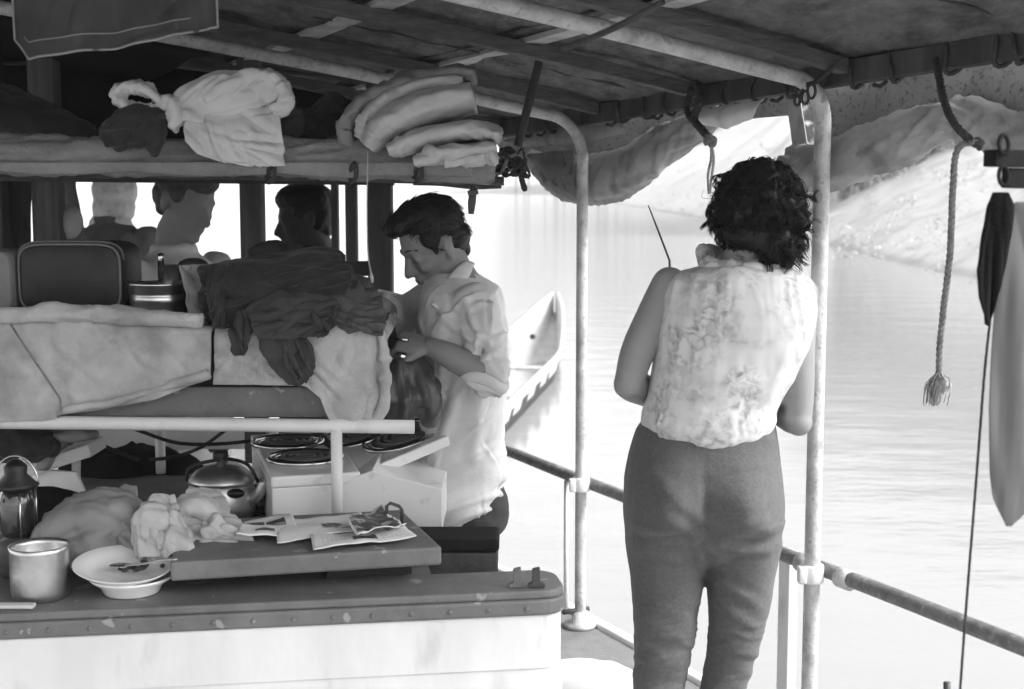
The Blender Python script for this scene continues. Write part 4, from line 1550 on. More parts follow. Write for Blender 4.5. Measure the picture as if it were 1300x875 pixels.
# ------------------------------------------------------------------ things on the bunk
def rounded_case(c, sx, sy, sz, r, n=28):
    """soft case: superellipse outline in x/z, rounded in y"""
    rings = []
    for yy, k in ((-.5, .86), (-.47, .95), (-.40, 1), (.40, 1), (.47, .95), (.5, .86)):
        ring = []
        for q in np.linspace(0, 2 * math.pi, n * 2, endpoint=False):
            e_ = 5.5
            cx_, sx_ = math.cos(q), math.sin(q)
            rad = (abs(cx_) ** e_ + abs(sx_) ** e_) ** (-1 / e_)
            ring.append(np.asarray(c) + np.array((cx_ * rad * sx / 2 * k, yy * sy, sx_ * rad * sz / 2 * k)))
        rings.append(ring)
    return MB().loft(rings), rings


t = thing('suitcase', 'dark soft suitcase with rounded corners and pale piping on the bunk', 'suitcase', W(88, 396, 3.47))
ca, cb = W(20, 308, 3.47), W(158, 397, 3.47)
cc = (ca + cb) / 2
cc[1] = 3.56
m_, rg = rounded_case(cc, cb[0] - ca[0], .2, ca[2] - cb[2], .05)
put('body', m_, 'vinyl', t)
put('piping', MB().tube(rg[1], .0035, 6, closed=True), 'piping', t)
put('piping', MB().tube(rg[4], .0035, 6, closed=True), 'piping', t)
put('zip', MB().tube([p + np.array((0, 0, .002)) for p in rg[2][4:25]], .003, 6), 'piping', t)
t = thing('kit_bag', 'pale scuffed bag standing left of the suitcase at the picture edge', 'bag', W(0, 396, 3.45))
ca, cb = W(-60, 318, 3.45), W(18, 398, 3.45)
cc = (ca + cb) / 2
cc[1] = 3.53
m_, rg = rounded_case(cc, cb[0] - ca[0], .16, ca[2] - cb[2], .05)
put('body', m_, 'cloth_grey', t)
put('piping', MB().tube(rg[1], .003, 6, closed=True), 'piping', t)

c = W(197, 399, 3.43)
c[1] += .06
kp = S(1, 3.43)
t = thing('cooking_pot', 'low metal pot with three shiny bands on the bunk beside the suitcase', 'pot', c)
put('body', MB().lathe([(36 * kp, 0), (38 * kp, 2 * kp), (37 * kp, 11 * kp), (39 * kp, 13 * kp), (39 * kp, 22 * kp), (37.5 * kp, 24 * kp), (40 * kp, 26 * kp), (40 * kp, 36 * kp), (42 * kp, 38 * kp), (40 * kp, 38.5 * kp), (37 * kp, 30 * kp), (36 * kp, 4 * kp), (10 * kp, 3 * kp)], c, 44), 'aluminium', t)
put('bracket', MB().ell(c + np.array((-29 * kp, -24 * kp, 37 * kp)), (.009, .009, .006)), 'aluminium', t)
t = thing('mug', 'pale enamel mug standing behind the banded pot', 'mug', c + (0, .13, 0))
put('body', MB().lathe([(14 * kp, 0), (16 * kp, 2 * kp), (16 * kp, 58 * kp), (14 * kp, 58 * kp), (14 * kp, 6 * kp), (1 * kp, 5 * kp)], c + (-.0, .10, 0), 24), 'aluminium', t)
put('handle', MB().tube([c + (-.005, .03, 44 * kp), c + (0.0, .01, 64 * kp), c + (.004, -.004, 74 * kp)], .008, 8), 'steel', t)
t = thing('coffee_pot', 'dark round vessel standing right behind the banded pot', 'pot', c + (.06, .14, 0))
put('body', MB().lathe([(20 * kp, 0), (24 * kp, 10 * kp), (24 * kp, 48 * kp), (18 * kp, 62 * kp), (10 * kp, 66 * kp), (2 * kp, 67 * kp)], c + (.055, .12, 0), 28), 'iron', t)
put('rim', MB().tube([c + (.055, .12, 0) + np.array((24 * kp * math.cos(a), 24 * kp * math.sin(a), 52 * kp)) for a in np.linspace(0, 2 * math.pi, 29)[:-1]], .003, 6, closed=True), 'steel', t)
# ================================================================== SOFT THINGS
# --- dark clothes thrown over the right part of the bunk
soft('coat', [[(268, 352, 16), (300, 342, 13), (350, 338, 12), (400, 326, 10), (432, 332, 8)],
              [(266, 376, 16), (310, 366, 13), (370, 358, 13), (420, 348, 12), (445, 346, 8)],
              [(272, 402, 12), (310, 392, 13), (360, 384, 12), (420, 366, 11), (450, 358, 8)],
              [(268, 345, 9, -.03), (266, 370, 9, -.03), (270, 395, 9, -.03), (280, 412, 6, -.03)],
              ([(300, 350, 22), (360, 375, 26), (420, 375, 20)], 3.5)], 3.50, 'cloth_dark', None,
     'dark heavy coat folded and heaped on the bunk behind the rumpled sweater', 'coat', deep=4.5, smooth=2, ncr=60, amp=(.002, .006), ln=(.12, .32), seed=3, main=(1, 0, -.25), keep=.85, wd=(.006, .012))
coat = bpy.data.objects['coat']
fsheet('coat_flap', [(326, 330, 424), (334, 296, 436), (346, 268, 444), (358, 262, 448), (374, 264, 440)], 3.36, 'cloth_dark', coat, ang=8, freq=11, amp=.014, seed=4, top=.10, bottom=-.02)
fsheet('coat_flap', [(358, 262, 452), (372, 262, 446), (388, 266, 420), (404, 272, 360), (414, 276, 330)], 3.33, 'cloth_dark', coat, ang=14, freq=12, amp=.013, seed=6, top=.05)
fsheet('coat_flap', [(338, 262, 284), (360, 260, 282), (384, 262, 284), (406, 268, 288), (416, 272, 286)], 3.315, 'cloth_dark', coat, ang=82, freq=14, amp=.012, seed=8, top=.05, nx=20)
sw = soft('sweater', [[(318, 402, 10), (345, 390, 14), (385, 384, 14), (420, 382, 8)],
                      [(340, 404, 12), (348, 430, 14), (358, 456, 14), (366, 476, 8)]], 3.33, 'cloth_mid', None,
     'rumpled dark sweater sliding over the front edge of the bunk', 'sweater', deep=1.0, smooth=2, ncr=30, amp=(.002, .006), ln=(.08, .22), seed=7, main=(.25, 0, -1), keep=.75)
fsheet('fold', [(376, 352, 414), (390, 330, 430), (402, 316, 420), (414, 318, 404), (430, 326, 398)], 3.275, 'cloth_mid', sw, ang=22, freq=13, amp=.012, seed=12, top=.06)
fsheet('fold', [(398, 322, 372), (420, 322, 384), (444, 330, 394), (466, 342, 398), (482, 356, 394), (490, 364, 374)], 3.27, 'cloth_mid', sw, ang=-68, freq=15, amp=.012, seed=14, top=.03, ragged=3.5)
fsheet('sleeve', [(396, 298, 334), (414, 294, 324), (430, 290, 318), (446, 294, 312), (452, 300, 308)], 3.285, 'cloth_mid', sw, ang=-74, freq=16, amp=.010, seed=16, top=.04, nx=24)
fsheet('fold', [(384, 392, 412), (400, 394, 424), (416, 400, 420), (428, 404, 412)], 3.27, 'cloth_mid', sw, ang=-50, freq=14, amp=.008, seed=18, top=.05, nx=24)
soft('shirt', [[(392, 392, 12), (425, 380, 14), (455, 390, 14), (478, 404, 10)],
               [(430, 364, 10), (452, 372, 10), (470, 386, 10), (482, 400, 6)],
               [(400, 402, 8), (440, 402, 9), (474, 408, 7)],
               [(428, 352, 8), (444, 360, 8), (460, 368, 5)]], 3.44, 'cloth_grey2', None,
     'grey crumpled shirt on the right end of the bunk below the dark post', 'shirt', deep=4.0, smooth=2, ncr=36, amp=(.002, .006), ln=(.1, .22), seed=11, main=(1, 0, -.6), keep=.8)
sh_ = bpy.data.objects['shirt']
fsheet('fold', [(350, 428, 452), (362, 410, 470), (378, 398, 482), (394, 392, 487), (408, 400, 484)], 3.36, 'cloth_grey2', sh_, ang=-24, freq=13, amp=.012, seed=22, top=.12)
fsheet('fold', [(384, 440, 478), (396, 424, 488), (412, 420, 487), (424, 440, 486)], 3.30, 'cloth_grey2', sh_, ang=-12, freq=13, amp=.010, seed=24, top=.05)
soft('sleeve', [[(322, 322, 7), (345, 316, 9), (372, 326, 9), (400, 332, 8)], [(330, 330, 6), (362, 330, 8), (395, 334, 7)]], 3.75, 'cloth_mid', None,
     'grey sleeve lying on top of the dark coat below the silhouetted man', 'sleeve', deep=4, ncr=26, seed=5)
G = flat_grid(W(253, 376, 3.40), (.05, .05, 0), (.012, .01, -.15), 14, 24, .01)
for j in range(24):
    G[j, :, 0] = G[j, :, 0] * 1 + (.5 - abs(j / 23 - .5)) * .012
o = put('cloth_corner', creased_grid(G, 2, 10, 3, ln=(.04, .1), am=(.002, .005)), 'cloth_grey', solid=.004)
tag(o, 'pale cloth corner standing between the banded pot and the dark coat', 'cloth')

# --- canvas roll on the upper rail
t = thing('canvas_roll', 'long rolled canvas lashed along the rail above the cabin openings', 'canvas', W(320, 200, 3.42))
put('roll', rollY([(-70, 194, 21), (60, 197, 22), (170, 199, 22), (300, 200, 21), (420, 203, 22), (520, 208, 22), (580, 212, 17), (628, 214, 9)], 3.42, n=160, seed=30, wr=.008, nn=36), 'canvas_roll', t)
put('rail', MB().tube([W(-70, 219, 3.47), W(300, 223, 3.47), W(640, 230, 3.47)], .011, 8), 'wood_dark', t)
# lower edge of the canvas sags below the rail in shallow scallops
G = np.zeros((8, 160, 3))
for i, x in enumerate(np.linspace(-70, 600, 160)):
    yb_ = 216 + .012 * max(x, 0) + 5 * abs(math.sin(x * .0165 + .4)) * (1 if x < 460 else .4)
    for j in range(8):
        G[j, i] = W(x, 206 + (yb_ - 206) * j / 7, 3.365 + .012 * (j / 7) ** 2 + .002 * math.sin(x * .11))
put('edge', MB().grid(G), 'canvas_roll', t, solid=.003)
for x in (343, 447, 530):
    put('tie', MB().tube(smoothpath([W(x - 4, 226, 3.39), W(x, 212, 3.36), W(x + 4, 208, 3.36), W(x + 5, 225, 3.37), W(x - 2, 232, 3.39)], 16), .006, 6), 'rope_dark', t)
o = put('string', MB().tube(smoothpath([W(467, 192, 3.34), W(466, 260, 3.34), W(467, 320, 3.34), W(471, 346, 3.34), W(472, 350, 3.34)], 20), .0016, 5), 'rope_pale')
tag(o, 'thin pale string hanging down in front of the dark post', 'string')
put('knot', MB().tube([W(471, 346, 3.34), W(472, 352, 3.34), W(473, 359, 3.34)], [.002, .0045, .003], 6), 'rope_pale', o)


# --- folded blankets on the roll
def fold_slab(path, Y0, dep, seed, n=60, wr=.004, nn=44):
    q = np.array(smoothpath([np.append(W(x, y, Y0), S(h, Y0)) for x, y, h in path], n))
    P, H = q[:, :3], q[:, 3]
    T = np.gradient(P, axis=0)
    T /= np.linalg.norm(T, axis=1)[:, None]
    rings = []
    for i in range(len(P)):
        a = np.cross(T[i], (0, 1., 0))
        ring = []
        for k in range(nn):
            th = 2 * math.pi * k / nn
            c_, s_ = math.cos(th), math.sin(th)
            e_ = 2.6
            rad = (abs(c_) ** e_ + abs(s_) ** e_) ** (-1 / e_)
            ring.append(P[i] + np.array((0, 1, 0)) * c_ * rad * dep + a * s_ * rad * H[i])
        X = np.array(ring)
        w_ = fbm(X * np.array((8, 10, 12)), seed) * .8 + ridge(np.stack([X @ a * 26, X @ T[i] * 5, X[:, 1] * 3], 1), seed + 3) * .5
        nrm = X - P[i]
        nrm /= np.linalg.norm(nrm, axis=1)[:, None]
        rings.append([p for p in X + nrm * (w_ * wr)[:, None]])
    m_ = MB().loft(rings)
    V, F = m_.arrays()
    Nn = mesh_normals(V, F)
    if Nn[len(V) // 2] @ (V[len(V) // 2] - P[len(P) // 2]) < 0:
        Nn = -Nn
    V = V + Nn * creases(V, Nn, 60, (.04, .16), (.004, .009), (.002, .006), seed + 9, lambda p: T[int(np.argmin(np.linalg.norm(P - p, axis=1)))], .6)[:, None]
    m_.v = [tuple(p) for p in V]
    return m_


t = thing('blankets', 'stack of pale folded blankets lying on the canvas roll under the roof', 'blankets', W(530, 190, 3.45))
put('fold', fold_slab([(446, 186, 10), (448, 160, 13), (470, 132, 13), (520, 110, 12), (575, 98, 11), (604, 97, 7)], 3.52, .15, 3, wr=.008), 'cloth_grey', t)
put('fold', fold_slab([(466, 178, 11), (474, 152, 13), (500, 128, 13), (540, 113, 12), (590, 108, 9)], 3.50, .15, 23, wr=.006), 'cloth_cream', t)
put('fold', fold_slab([(472, 187, 13), (492, 164, 21), (530, 143, 22), (572, 130, 21), (602, 124, 19)], 3.46, .16, 13, wr=.006), 'cloth_cream', t)
put('fold', fold_slab([(498, 192, 8), (530, 180, 14), (575, 170, 13), (618, 168, 11), (634, 176, 7)], 3.44, .15, 17, wr=.008), 'cloth_cream', t)
put('fold', fold_slab([(530, 206, 7), (560, 198, 11), (600, 192, 8), (630, 188, 6)], 3.42, .14, 19, wr=.008), 'cloth_cream', t)
put('fold', fold_slab([(566, 204, 4), (596, 204, 5), (618, 200, 4), (630, 194, 3)], 3.40, .10, 29, wr=.006), 'cloth_cream', t)

# --- white cloth knotted over the roll
kn_c = W(226, 140, 3.36)
rad_main = lambda p: p - kn_c
t = thing('knotted_cloth', 'white cloth knotted round the canvas roll, one end hanging down', 'cloth', W(290, 205, 3.36))
G = drape_sheet([(112, 262, 340), (135, 240, 352), (160, 233, 356), (180, 237, 359), (196, 252, 361), (206, 280, 361), (211, 318, 361)], 3.335, ny=44, seed=51, amp=.016, freq=.8)
for j in range(G.shape[0]):
    t_ = j / (G.shape[0] - 1)
    G[j, :, 1] += .07 * (1 - t_) ** 2.2 - .014 * math.sin(math.pi * t_)
put('hanging_end', creased_grid(G, 2, 46, 5, ln=(.05, .18), wd=(.004, .010), am=(.002, .006), main=rad_main, keep=.7), 'cloth_white', t, solid=.004)
soft('gathered_part', [([(212, 146, 9), (226, 134, 12), (250, 122, 16), (285, 110, 18), (320, 102, 12)], 1.6),
                       ([(224, 142, 10), (250, 134, 15), (285, 132, 17), (325, 122, 14), (350, 120, 8)], 1.4),
                       ([(262, 128, 7, -.03), (292, 110, 8, -.04), (322, 94, 6, -.04), (346, 98, 6, -.04), (362, 116, 7, -.04), (364, 132, 7, -.03), (350, 142, 6, -.02)], 2.0),
                       ([(320, 104, 8, -.02), (342, 112, 14, -.02), (350, 128, 12, -.02)], 1.2),
                       ([(226, 150, 8, -.02), (244, 146, 9, -.02), (262, 150, 8, -.02)], 1.5)], 3.38, 'cloth_white', t, voxel=.0042, smooth=2, ncr=80, amp=(.002, .005), ln=(.07, .18), wd=(.003, .007), seed=6, main=rad_main, keep=.8, noise=.002)
soft('knot', [([(204, 150, 6), (212, 130, 8), (222, 134, 9), (224, 150, 9), (218, 164, 6)], 1.5), ([(206, 136, 6), (220, 146, 8), (230, 160, 5)], 1.4)], 3.35, 'cloth_white', t, voxel=.004, smooth=2, ncr=24, amp=(.002, .005), ln=(.02, .06), wd=(.003, .006), seed=16, noise=.002)
soft('loop', [([(204, 138, 5), (190, 139, 6), (168, 136, 6), (151, 127, 7), (150, 116, 6), (166, 111, 7), (186, 114, 7), (206, 130, 6)], 1.9)], 3.35, 'cloth_white', t, voxel=.0036, smooth=1, ncr=40, amp=(.002, .005), ln=(.02, .07), wd=(.003, .006), seed=26, noise=.002, n=44)
soft('rag', [([(206, 142, 8), (180, 146, 14), (150, 160, 12), (134, 178, 7)], 1.4), ([(196, 146, 10), (184, 166, 12), (170, 184, 8)], 1.3), ([(204, 146, 8), (200, 170, 11), (197, 190, 6), (196, 198, 3)], 1.3),
             ([(170, 150, 10), (156, 172, 11), (146, 186, 5)], 1.2)], 3.345, 'cloth_dark', None,
     'dark rag hanging over the canvas roll left of the knotted white cloth', 'rag', voxel=.004, smooth=2, ncr=40, amp=(.002, .006), ln=(.06, .16), wd=(.004, .008), seed=31, main=lambda p: p - W(210, 140, 3.34), keep=.8)
soft('bedding', [[(-70, 150, 26), (0, 142, 30), (60, 158, 24), (110, 172, 14), (140, 178, 6)], [(-70, 172, 14), (20, 172, 14), (90, 180, 9)]], 3.75, 'cloth_dark', None,
     'dark bundle of bedding lying on the canvas roll at the left edge', 'bundle', voxel=.009, deep=2.5, ncr=40, seed=36, wd=(.008, .016), ln=(.1, .25))
soft('cloth_bundle', [[(384, 182, 8), (396, 160, 14), (416, 140, 14), (432, 122, 8)], [(400, 184, 8), (420, 164, 14), (440, 140, 8)]], 3.6, 'cloth_dark', None,
     'dim cloth bundle between the knotted white cloth and the blankets', 'bundle', deep=3, ncr=30, seed=39)
soft('rag', [[(362, 124, 8), (372, 142, 9), (372, 166, 8), (366, 182, 4)]], 3.52, 'cloth_mid', None,
     'small grey rag tucked right behind the knotted white cloth', 'rag', voxel=.005, deep=2, ncr=16, seed=43)

# --- towel hanging from the roof, top left
t = thing('towel', 'grey towel with pale hem hanging from the roof at the top left', 'towel', W(140, 30, 2.45))
G = np.zeros((26, 60, 3))
bot = np.array([(14, 50), (34, 76), (140, 62), (236, 45), (252, 40), (268, 34)], float)
X2 = np.zeros((26, 60))
for i in range(60):
    x = 14 + (270 - 14) * i / 59
    yb_ = np.interp(x, bot[:, 0], bot[:, 1])
    for j in range(26):
        y = -110 + (yb_ + 110) * j / 25
        G[j, i] = W(x + (4 if i == 59 else 0), y, 2.45)
        G[j, i, 1] += .016 * math.sin(i * .21 + j * .05) * (j / 25) + .010 * math.sin(i * .45 + 1) * (j / 25) ** 2
m_ = creased_grid(G, 2, 26, 5, ln=(.06, .2), wd=(.006, .014), am=(.003, .007), main=(.7, 0, .7), keep=.6)
put('cloth', m_, 'cloth_mid', t, solid=.003)
put('hem', MB().tube([G[-1, i] + np.array((0, -.004, .001)) for i in range(0, 60)], .0022, 6), 'cloth_grey', t)
put('hem', MB().tube([G[j, -1] + np.array((0, -.004, 0)) for j in range(0, 26)], .0020, 6), 'cloth_grey', t)
put('hem', MB().tube([G[j, 0] + np.array((0, -.004, 0)) for j in range(0, 26)], .0020, 6), 'cloth_grey', t)
put('stitched_fold', MB().tube([G[22, i] + np.array((0, -.004, 0)) for i in range(3, 54)], .0012, 5), 'cloth_grey', t)

# --- cloth heaps on the counter
soft('cloth', [[(62, 700, 14), (75, 672, 22), (105, 650, 22), (140, 652, 20), (168, 676, 14)],
               [(60, 712, 12), (95, 690, 24), (140, 690, 26), (170, 706, 12)],
               [(120, 652, 12), (150, 640, 12), (176, 652, 10)],
               [(95, 640, 10), (130, 632, 8), (160, 648, 8)],
               [(80, 700, 12, -.05), (120, 680, 14, -.05), (146, 664, 9, -.05)]], 3.02, 'cloth_grey', None,
     'grey cloth heaped on the counter between the lantern and the towels', 'cloth', deep=2.8, smooth=3, ncr=44, amp=(.002, .006), ln=(.10, .24), wd=(.006, .012), seed=13, voxel=.005, main=lambda p: p - W(95, 640, 3.0), keep=.75)
soft('towel', [[(214, 676, 10), (228, 650, 14), (250, 640, 13), (272, 652, 13), (286, 674, 12), (300, 686, 9)],
               [(222, 684, 10), (250, 670, 14), (278, 682, 12), (312, 686, 7)],
               [(270, 660, 9, -.05), (288, 676, 9, -.06), (318, 688, 6, -.06)],
               [(240, 690, 8, -.05), (275, 692, 7, -.07), (312, 690, 5, -.07)],
               [(226, 668, 8, -.04), (244, 684, 9, -.06), (262, 692, 6, -.07)]], 3.05, 'cloth_cream', None,
     'pale towel crumpled on the left end of the grey board', 'towel', deep=2.4, smooth=2, ncr=44, amp=(.002, .005), ln=(.08, .18), wd=(.004, .009), seed=17, voxel=.0045, main=(1, 0, -.5), keep=.7)
soft('towel', [[(176, 664, 9), (192, 650, 13), (208, 656, 13), (216, 672, 10)],
               [(172, 700, 7), (184, 678, 13), (204, 668, 15), (226, 680, 14), (246, 692, 7)],
               [(178, 704, 8, -.04), (198, 696, 10, -.04), (222, 694, 8, -.04)],
               [(170, 690, 6), (180, 668, 9), (186, 652, 8)]], 2.96, 'cloth_cream', None,
     'small pale towel drooping off the board end beside the grey cloth', 'towel', deep=2.2, smooth=2, ncr=36, amp=(.002, .005), ln=(.08, .18), wd=(.004, .009), seed=19, voxel=.0045, main=(.6, 0, -1), keep=.7)

hp_ = [o_ for o_ in bpy.data.objects if o_.name.startswith('cloth') and o_.get('label', '').startswith('grey cloth heaped')][0]
fsheet('fold', [(634, 100, 150), (648, 84, 166), (666, 70, 172), (686, 64, 176), (704, 60, 150)], 2.955, 'cloth_grey', hp_, ang=-38, freq=10, amp=.014, seed=31, top=.14, bottom=-.02, ragged=3)
fsheet('fold', [(660, 116, 168), (680, 110, 174), (700, 120, 170), (714, 128, 160)], 2.92, 'cloth_grey', hp_, ang=-60, freq=12, amp=.012, seed=33, top=.08, ragged=3)
tw_ = sorted([o_ for o_ in bpy.data.objects if o_.name.startswith('towel') and 'pale towel' in o_.get('label', '')], key=lambda o_: o_['label'])
fsheet('fold', [(636, 228, 262), (648, 218, 282), (664, 216, 294), (680, 222, 310), (692, 236, 326)], 2.985, 'cloth_cream', tw_[0], ang=-32, freq=12, amp=.012, seed=35, top=.12, bottom=-.03, ragged=3)
fsheet('fold', [(664, 250, 290), (678, 252, 312), (690, 258, 328), (696, 264, 322)], 2.945, 'cloth_cream', tw_[0], ang=-20, freq=14, amp=.009, seed=37, top=.08, ragged=2.5)
fsheet('fold', [(642, 180, 206), (658, 170, 222), (678, 168, 240), (694, 170, 250), (706, 174, 210)], 2.89, 'cloth_cream', tw_[1], ang=-66, freq=12, amp=.012, seed=39, top=.10, bottom=-.02, ragged=3)
# --- dark leather bag at the end of the bunk
bagtop = W(512, 452, 3.5)
soft('leather_bag', [([(508, 455, 14), (508, 480, 22), (512, 505, 26), (516, 526, 18)], 2.2), ([(524, 458, 12), (534, 484, 15), (542, 508, 16), (552, 528, 10)], 2.2), ([(500, 470, 10), (497, 500, 13), (502, 524, 12)], 2.0)], 3.53, 'leather', None,
     'dark shiny creased bag between the bunk corner and the man', 'bag', smooth=4, ncr=46, amp=(.004, .011), ln=(.10, .22), wd=(.006, .014), seed=23, main=lambda p: p - bagtop, keep=.85, noise=.003)
# ================================================================== PEOPLE
def frame(yaw_dir, tilt=0, roll=0):
    """columns forward, left, up for a head that looks along yaw_dir (x, y) and bows by tilt degrees"""
    f = np.array((yaw_dir[0], yaw_dir[1], 0.))
    f /= np.linalg.norm(f)
    l = np.cross((0, 0, 1.), f)
    u = np.array((0, 0, 1.))
    a = math.radians(tilt)
    f2 = f * math.cos(a) - u * math.sin(a)
    u2 = u * math.cos(a) + f * math.sin(a)
    b = math.radians(roll)
    l2 = l * math.cos(b) + u2 * math.sin(b)
    u3 = u2 * math.cos(b) - l * math.sin(b)
    return np.stack([f2, l2, u3], 1)


def head(m_, c, R, s=1.0):
    def E(p, r, Q=None):
        RR = R if Q is None else R @ Q
        m_.ell(np.asarray(c) + R @ (np.asarray(p, float) * s), np.asarray(r, float) * s, R=RR, nu=20, nv=14)
    E((-.010, 0, .040), (.098, .076, .086))
    E((.030, 0, -.015), (.058, .060, .072))
    E((.036, 0, -.062), (.050, .049, .040))
    E((.072, 0, -.088), (.020, .026, .017))
    E((.078, 0, .034), (.016, .050, .013))
    for y in (-1, 1):
        E((.058, .038 * y, -.016), (.028, .022, .022))
        E((.074, .031 * y, .012), (.013, .014, .010))
        E((.100, .010 * y, -.028), (.010, .008, .008))
        Q = np.array(Matrix.Rotation(math.radians(18 * y), 3, 'Z')) @ np.array(Matrix.Rotation(math.radians(-12), 3, 'Y'))
        E((-.008, .079 * y, .002), (.019, .007, .031), Q)
        E((-.014, .083 * y, .010), (.011, .006, .020), Q)
        E((-.001, .078 * y, -.022), (.009, .006, .010), Q)
    W0 = lambda p: np.asarray(c) + R @ (np.asarray(p, float) * s)
    m_.cap(W0((.086, 0, .022)), W0((.110, 0, -.022)), .009 * s, .0125 * s)
    E((.088, 0, -.050), (.012, .024, .0065))
    E((.086, 0, -.061), (.012, .020, .0075))
    return W0


def hand(m_, w_, d, n_, s=1.0, curl=.6, thumb=1, spread=.05):
    """palm, four unequal fingers and a thumb; d along the hand, n_ where the palm faces"""
    d = np.asarray(d, float)
    d /= np.linalg.norm(d)
    n_ = np.asarray(n_, float)
    n_ = n_ - (n_ @ d) * d
    n_ /= np.linalg.norm(n_)
    sd = np.cross(d, n_) * thumb
    w_ = np.asarray(w_, float)
    rings = []
    for t_, hw, th in ((-.02, .024, .018), (0, .026, .017), (.03, .036, .016), (.06, .041, .014), (.085, .040, .011), (.092, .034, .007)):
        c_ = w_ + d * t_ * s
        rings.append([c_ + (math.cos(q) * sd * hw + math.sin(q) * n_ * th) * s for q in np.linspace(0, 2 * math.pi, 14, endpoint=False)])
    m_.loft(rings)
    for k, (off, L, r_) in enumerate(((.030, .070, .0085), (.010, .079, .009), (-.010, .073, .0085), (-.029, .057, .0075))):
        b = w_ + (d * .082 + sd * off) * s
        dd = d + sd * off * spread * 10
        dd /= np.linalg.norm(dd)
        ang = 0
        for seg, fr in enumerate((.45, .31, .26)):
            ang += curl * (1.0, 1.15, .8)[seg] * (1 + .08 * k)
            v_ = dd * math.cos(ang) + n_ * math.sin(ang)
            e_ = b + v_ * L * fr * s
            m_.cap(b, e_, r_ * s * (1, .93, .86)[seg], r_ * s * (.95, .88, .75)[seg], 10)
            b = e_
    b = w_ + (d * .025 + sd * .026 + n_ * .004) * s
    for L, r_, v_ in ((.040, .0125, d * .65 + sd * .65 + n_ * .25), (.032, .010, d * .9 + sd * .2 + n_ * .45), (.026, .009, d * .9 - sd * .15 + n_ * .5)):
        v_ = v_ / np.linalg.norm(v_)
        e_ = b + v_ * L * s
        m_.cap(b, e_, r_ * s, r_ * .9 * s, 10)
        b = e_


def px_rings(rows, Y, n=26, e=2.3, grow=1.0, dy=0):
    """rows = (py, xl, xr, half depth [, Y shift])"""
    out = []
    for row in rows:
        y, xl, xr, hd = row[:4]
        sh_ = row[4] if len(row) > 4 else 0
        tl = row[5] if len(row) > 5 else 0
        c_ = W((xl + xr) / 2, y, Y + sh_)
        hw = S((xr - xl) / 2, Y + sh_) * grow
        ring = []
        for k in range(n):
            q = 2 * math.pi * k / n
            cx_, sx_ = math.cos(q), math.sin(q)
            px_, py_ = np.sign(cx_) * abs(cx_) ** (2 / e), np.sign(sx_) * abs(sx_) ** (2 / e)
            ring.append(c_ + np.array((px_ * hw, py_ * hd * grow, px_ * tl)))
        out.append(ring)
    return out


def limb(m_, pts, n=16):
    """tapered limb through joints: (point, radius)"""
    q = smoothpath([np.append(p, r_) for p, r_ in pts], 8 * len(pts))
    m_.tube([p[:3] for p in q], [p[3] for p in q], n)
    m_.ell(pts[0][0], [pts[0][1]] * 3)
    m_.ell(pts[-1][0], [pts[-1][1]] * 3)


def gauss(x, c, s_):
    return np.exp(-((x - c) / s_) ** 2)


def to_px(V):
    """photo pixel coordinates of world points (to place seams and wrinkles on clothes)"""
    d = V - CAM
    z = d[:, 1] * cp - d[:, 2] * sp
    y = d[:, 1] * sp + d[:, 2] * cp
    return 650 + FOC * d[:, 0] / z, 437.5 - FOC * y / z


# ------------------------------------------------------------------ the woman at the rail
YW = 3.22
torso = [(338, 905, 985, .05), (350, 862, 1012, .075), (364, 842, 1030, .095), (395, 836, 1032, .112), (440, 834, 1022, .118), (490, 834, 1000, .108), (530, 826, 980, .105), (560, 812, 982, .112),
         (600, 802, 985, .122), (640, 806, 980, .112), (670, 812, 976, .105)]
m_ = MB()
m_.loft(px_rings(torso, YW))
legL = [(640, 815, 885, .09), (700, 812, 884, .09), (740, 810, 888, .088), (790, 812, 880, .078), (830, 812, 874, .068), (870, 810, 864, .062), (920, 806, 858, .062), (980, 808, 846, .052), (1040, 812, 838, .036), (1075, 812, 838, .036)]
legR = [(640, 905, 972, .09), (700, 906, 972, .09), (740, 900, 972, .088), (790, 902, 962, .078), (830, 900, 954, .068), (870, 894, 944, .062), (920, 888, 936, .062), (980, 884, 922, .052), (1040, 882, 908, .036), (1075, 882, 908, .036)]
m_.loft(px_rings(legL, YW))
m_.loft(px_rings(legR, YW))
for x in (825, 895):
    p = W(x, 1090, YW)
    p[2] = .035
    m_.ell(p + (0, .05, .0), (.042, .115, .036))
    m_.ell(p + (0, -.03, .012), (.034, .04, .045))
# neck and head, bowed slightly forward and to the right
hc = W(962, 284, YW + .02)
m_.tube([W(940, 348, YW), W(946, 326, YW), W(952, 306, YW + .01)], [.058, .049, .050], 16)
HR = frame((.42, .90), 14, 7)
head(m_, hc, HR, .98)
# arms
SHL, ELL = W(836, 372, YW), W(800, 484, YW - .02)
limb(m_, [(W(850, 362, YW), .042), (W(832, 400, YW), .043), (W(810, 446, YW - .015), .040), (W(798, 486, YW - .02), .034)])
wl = W(842, 512, YW + .24)
limb(m_, [(W(797, 488, YW - .025), .034), (W(806, 490, YW + .03), .040), (W(824, 500, YW + .12), .034), (wl, .026)])
hand(m_, wl + (.0, .012, 0), (.45, .85, .0), (.6, -.3, -.7), .9, .55, 1)
limb(m_, [(W(1016, 374, YW), .042), (W(1014, 430, YW - .01), .038), (W(1015, 490, YW - .02), .034), (W(1013, 534, YW - .02), .032)])
wr_ = W(962, 506, YW + .25)
limb(m_, [(W(1014, 536, YW - .025), .032), (W(1004, 528, YW + .03), .039), (W(984, 516, YW + .12), .034), (wr_, .026)])
hand(m_, wr_ + (-.0, .012, 0), (-.45, .85, .0), (-.6, -.3, -.7), .9, .55, -1)
V, F, Nn = remesh(m_, .006, 4)
wmn = link('person', V, F, 'skin')
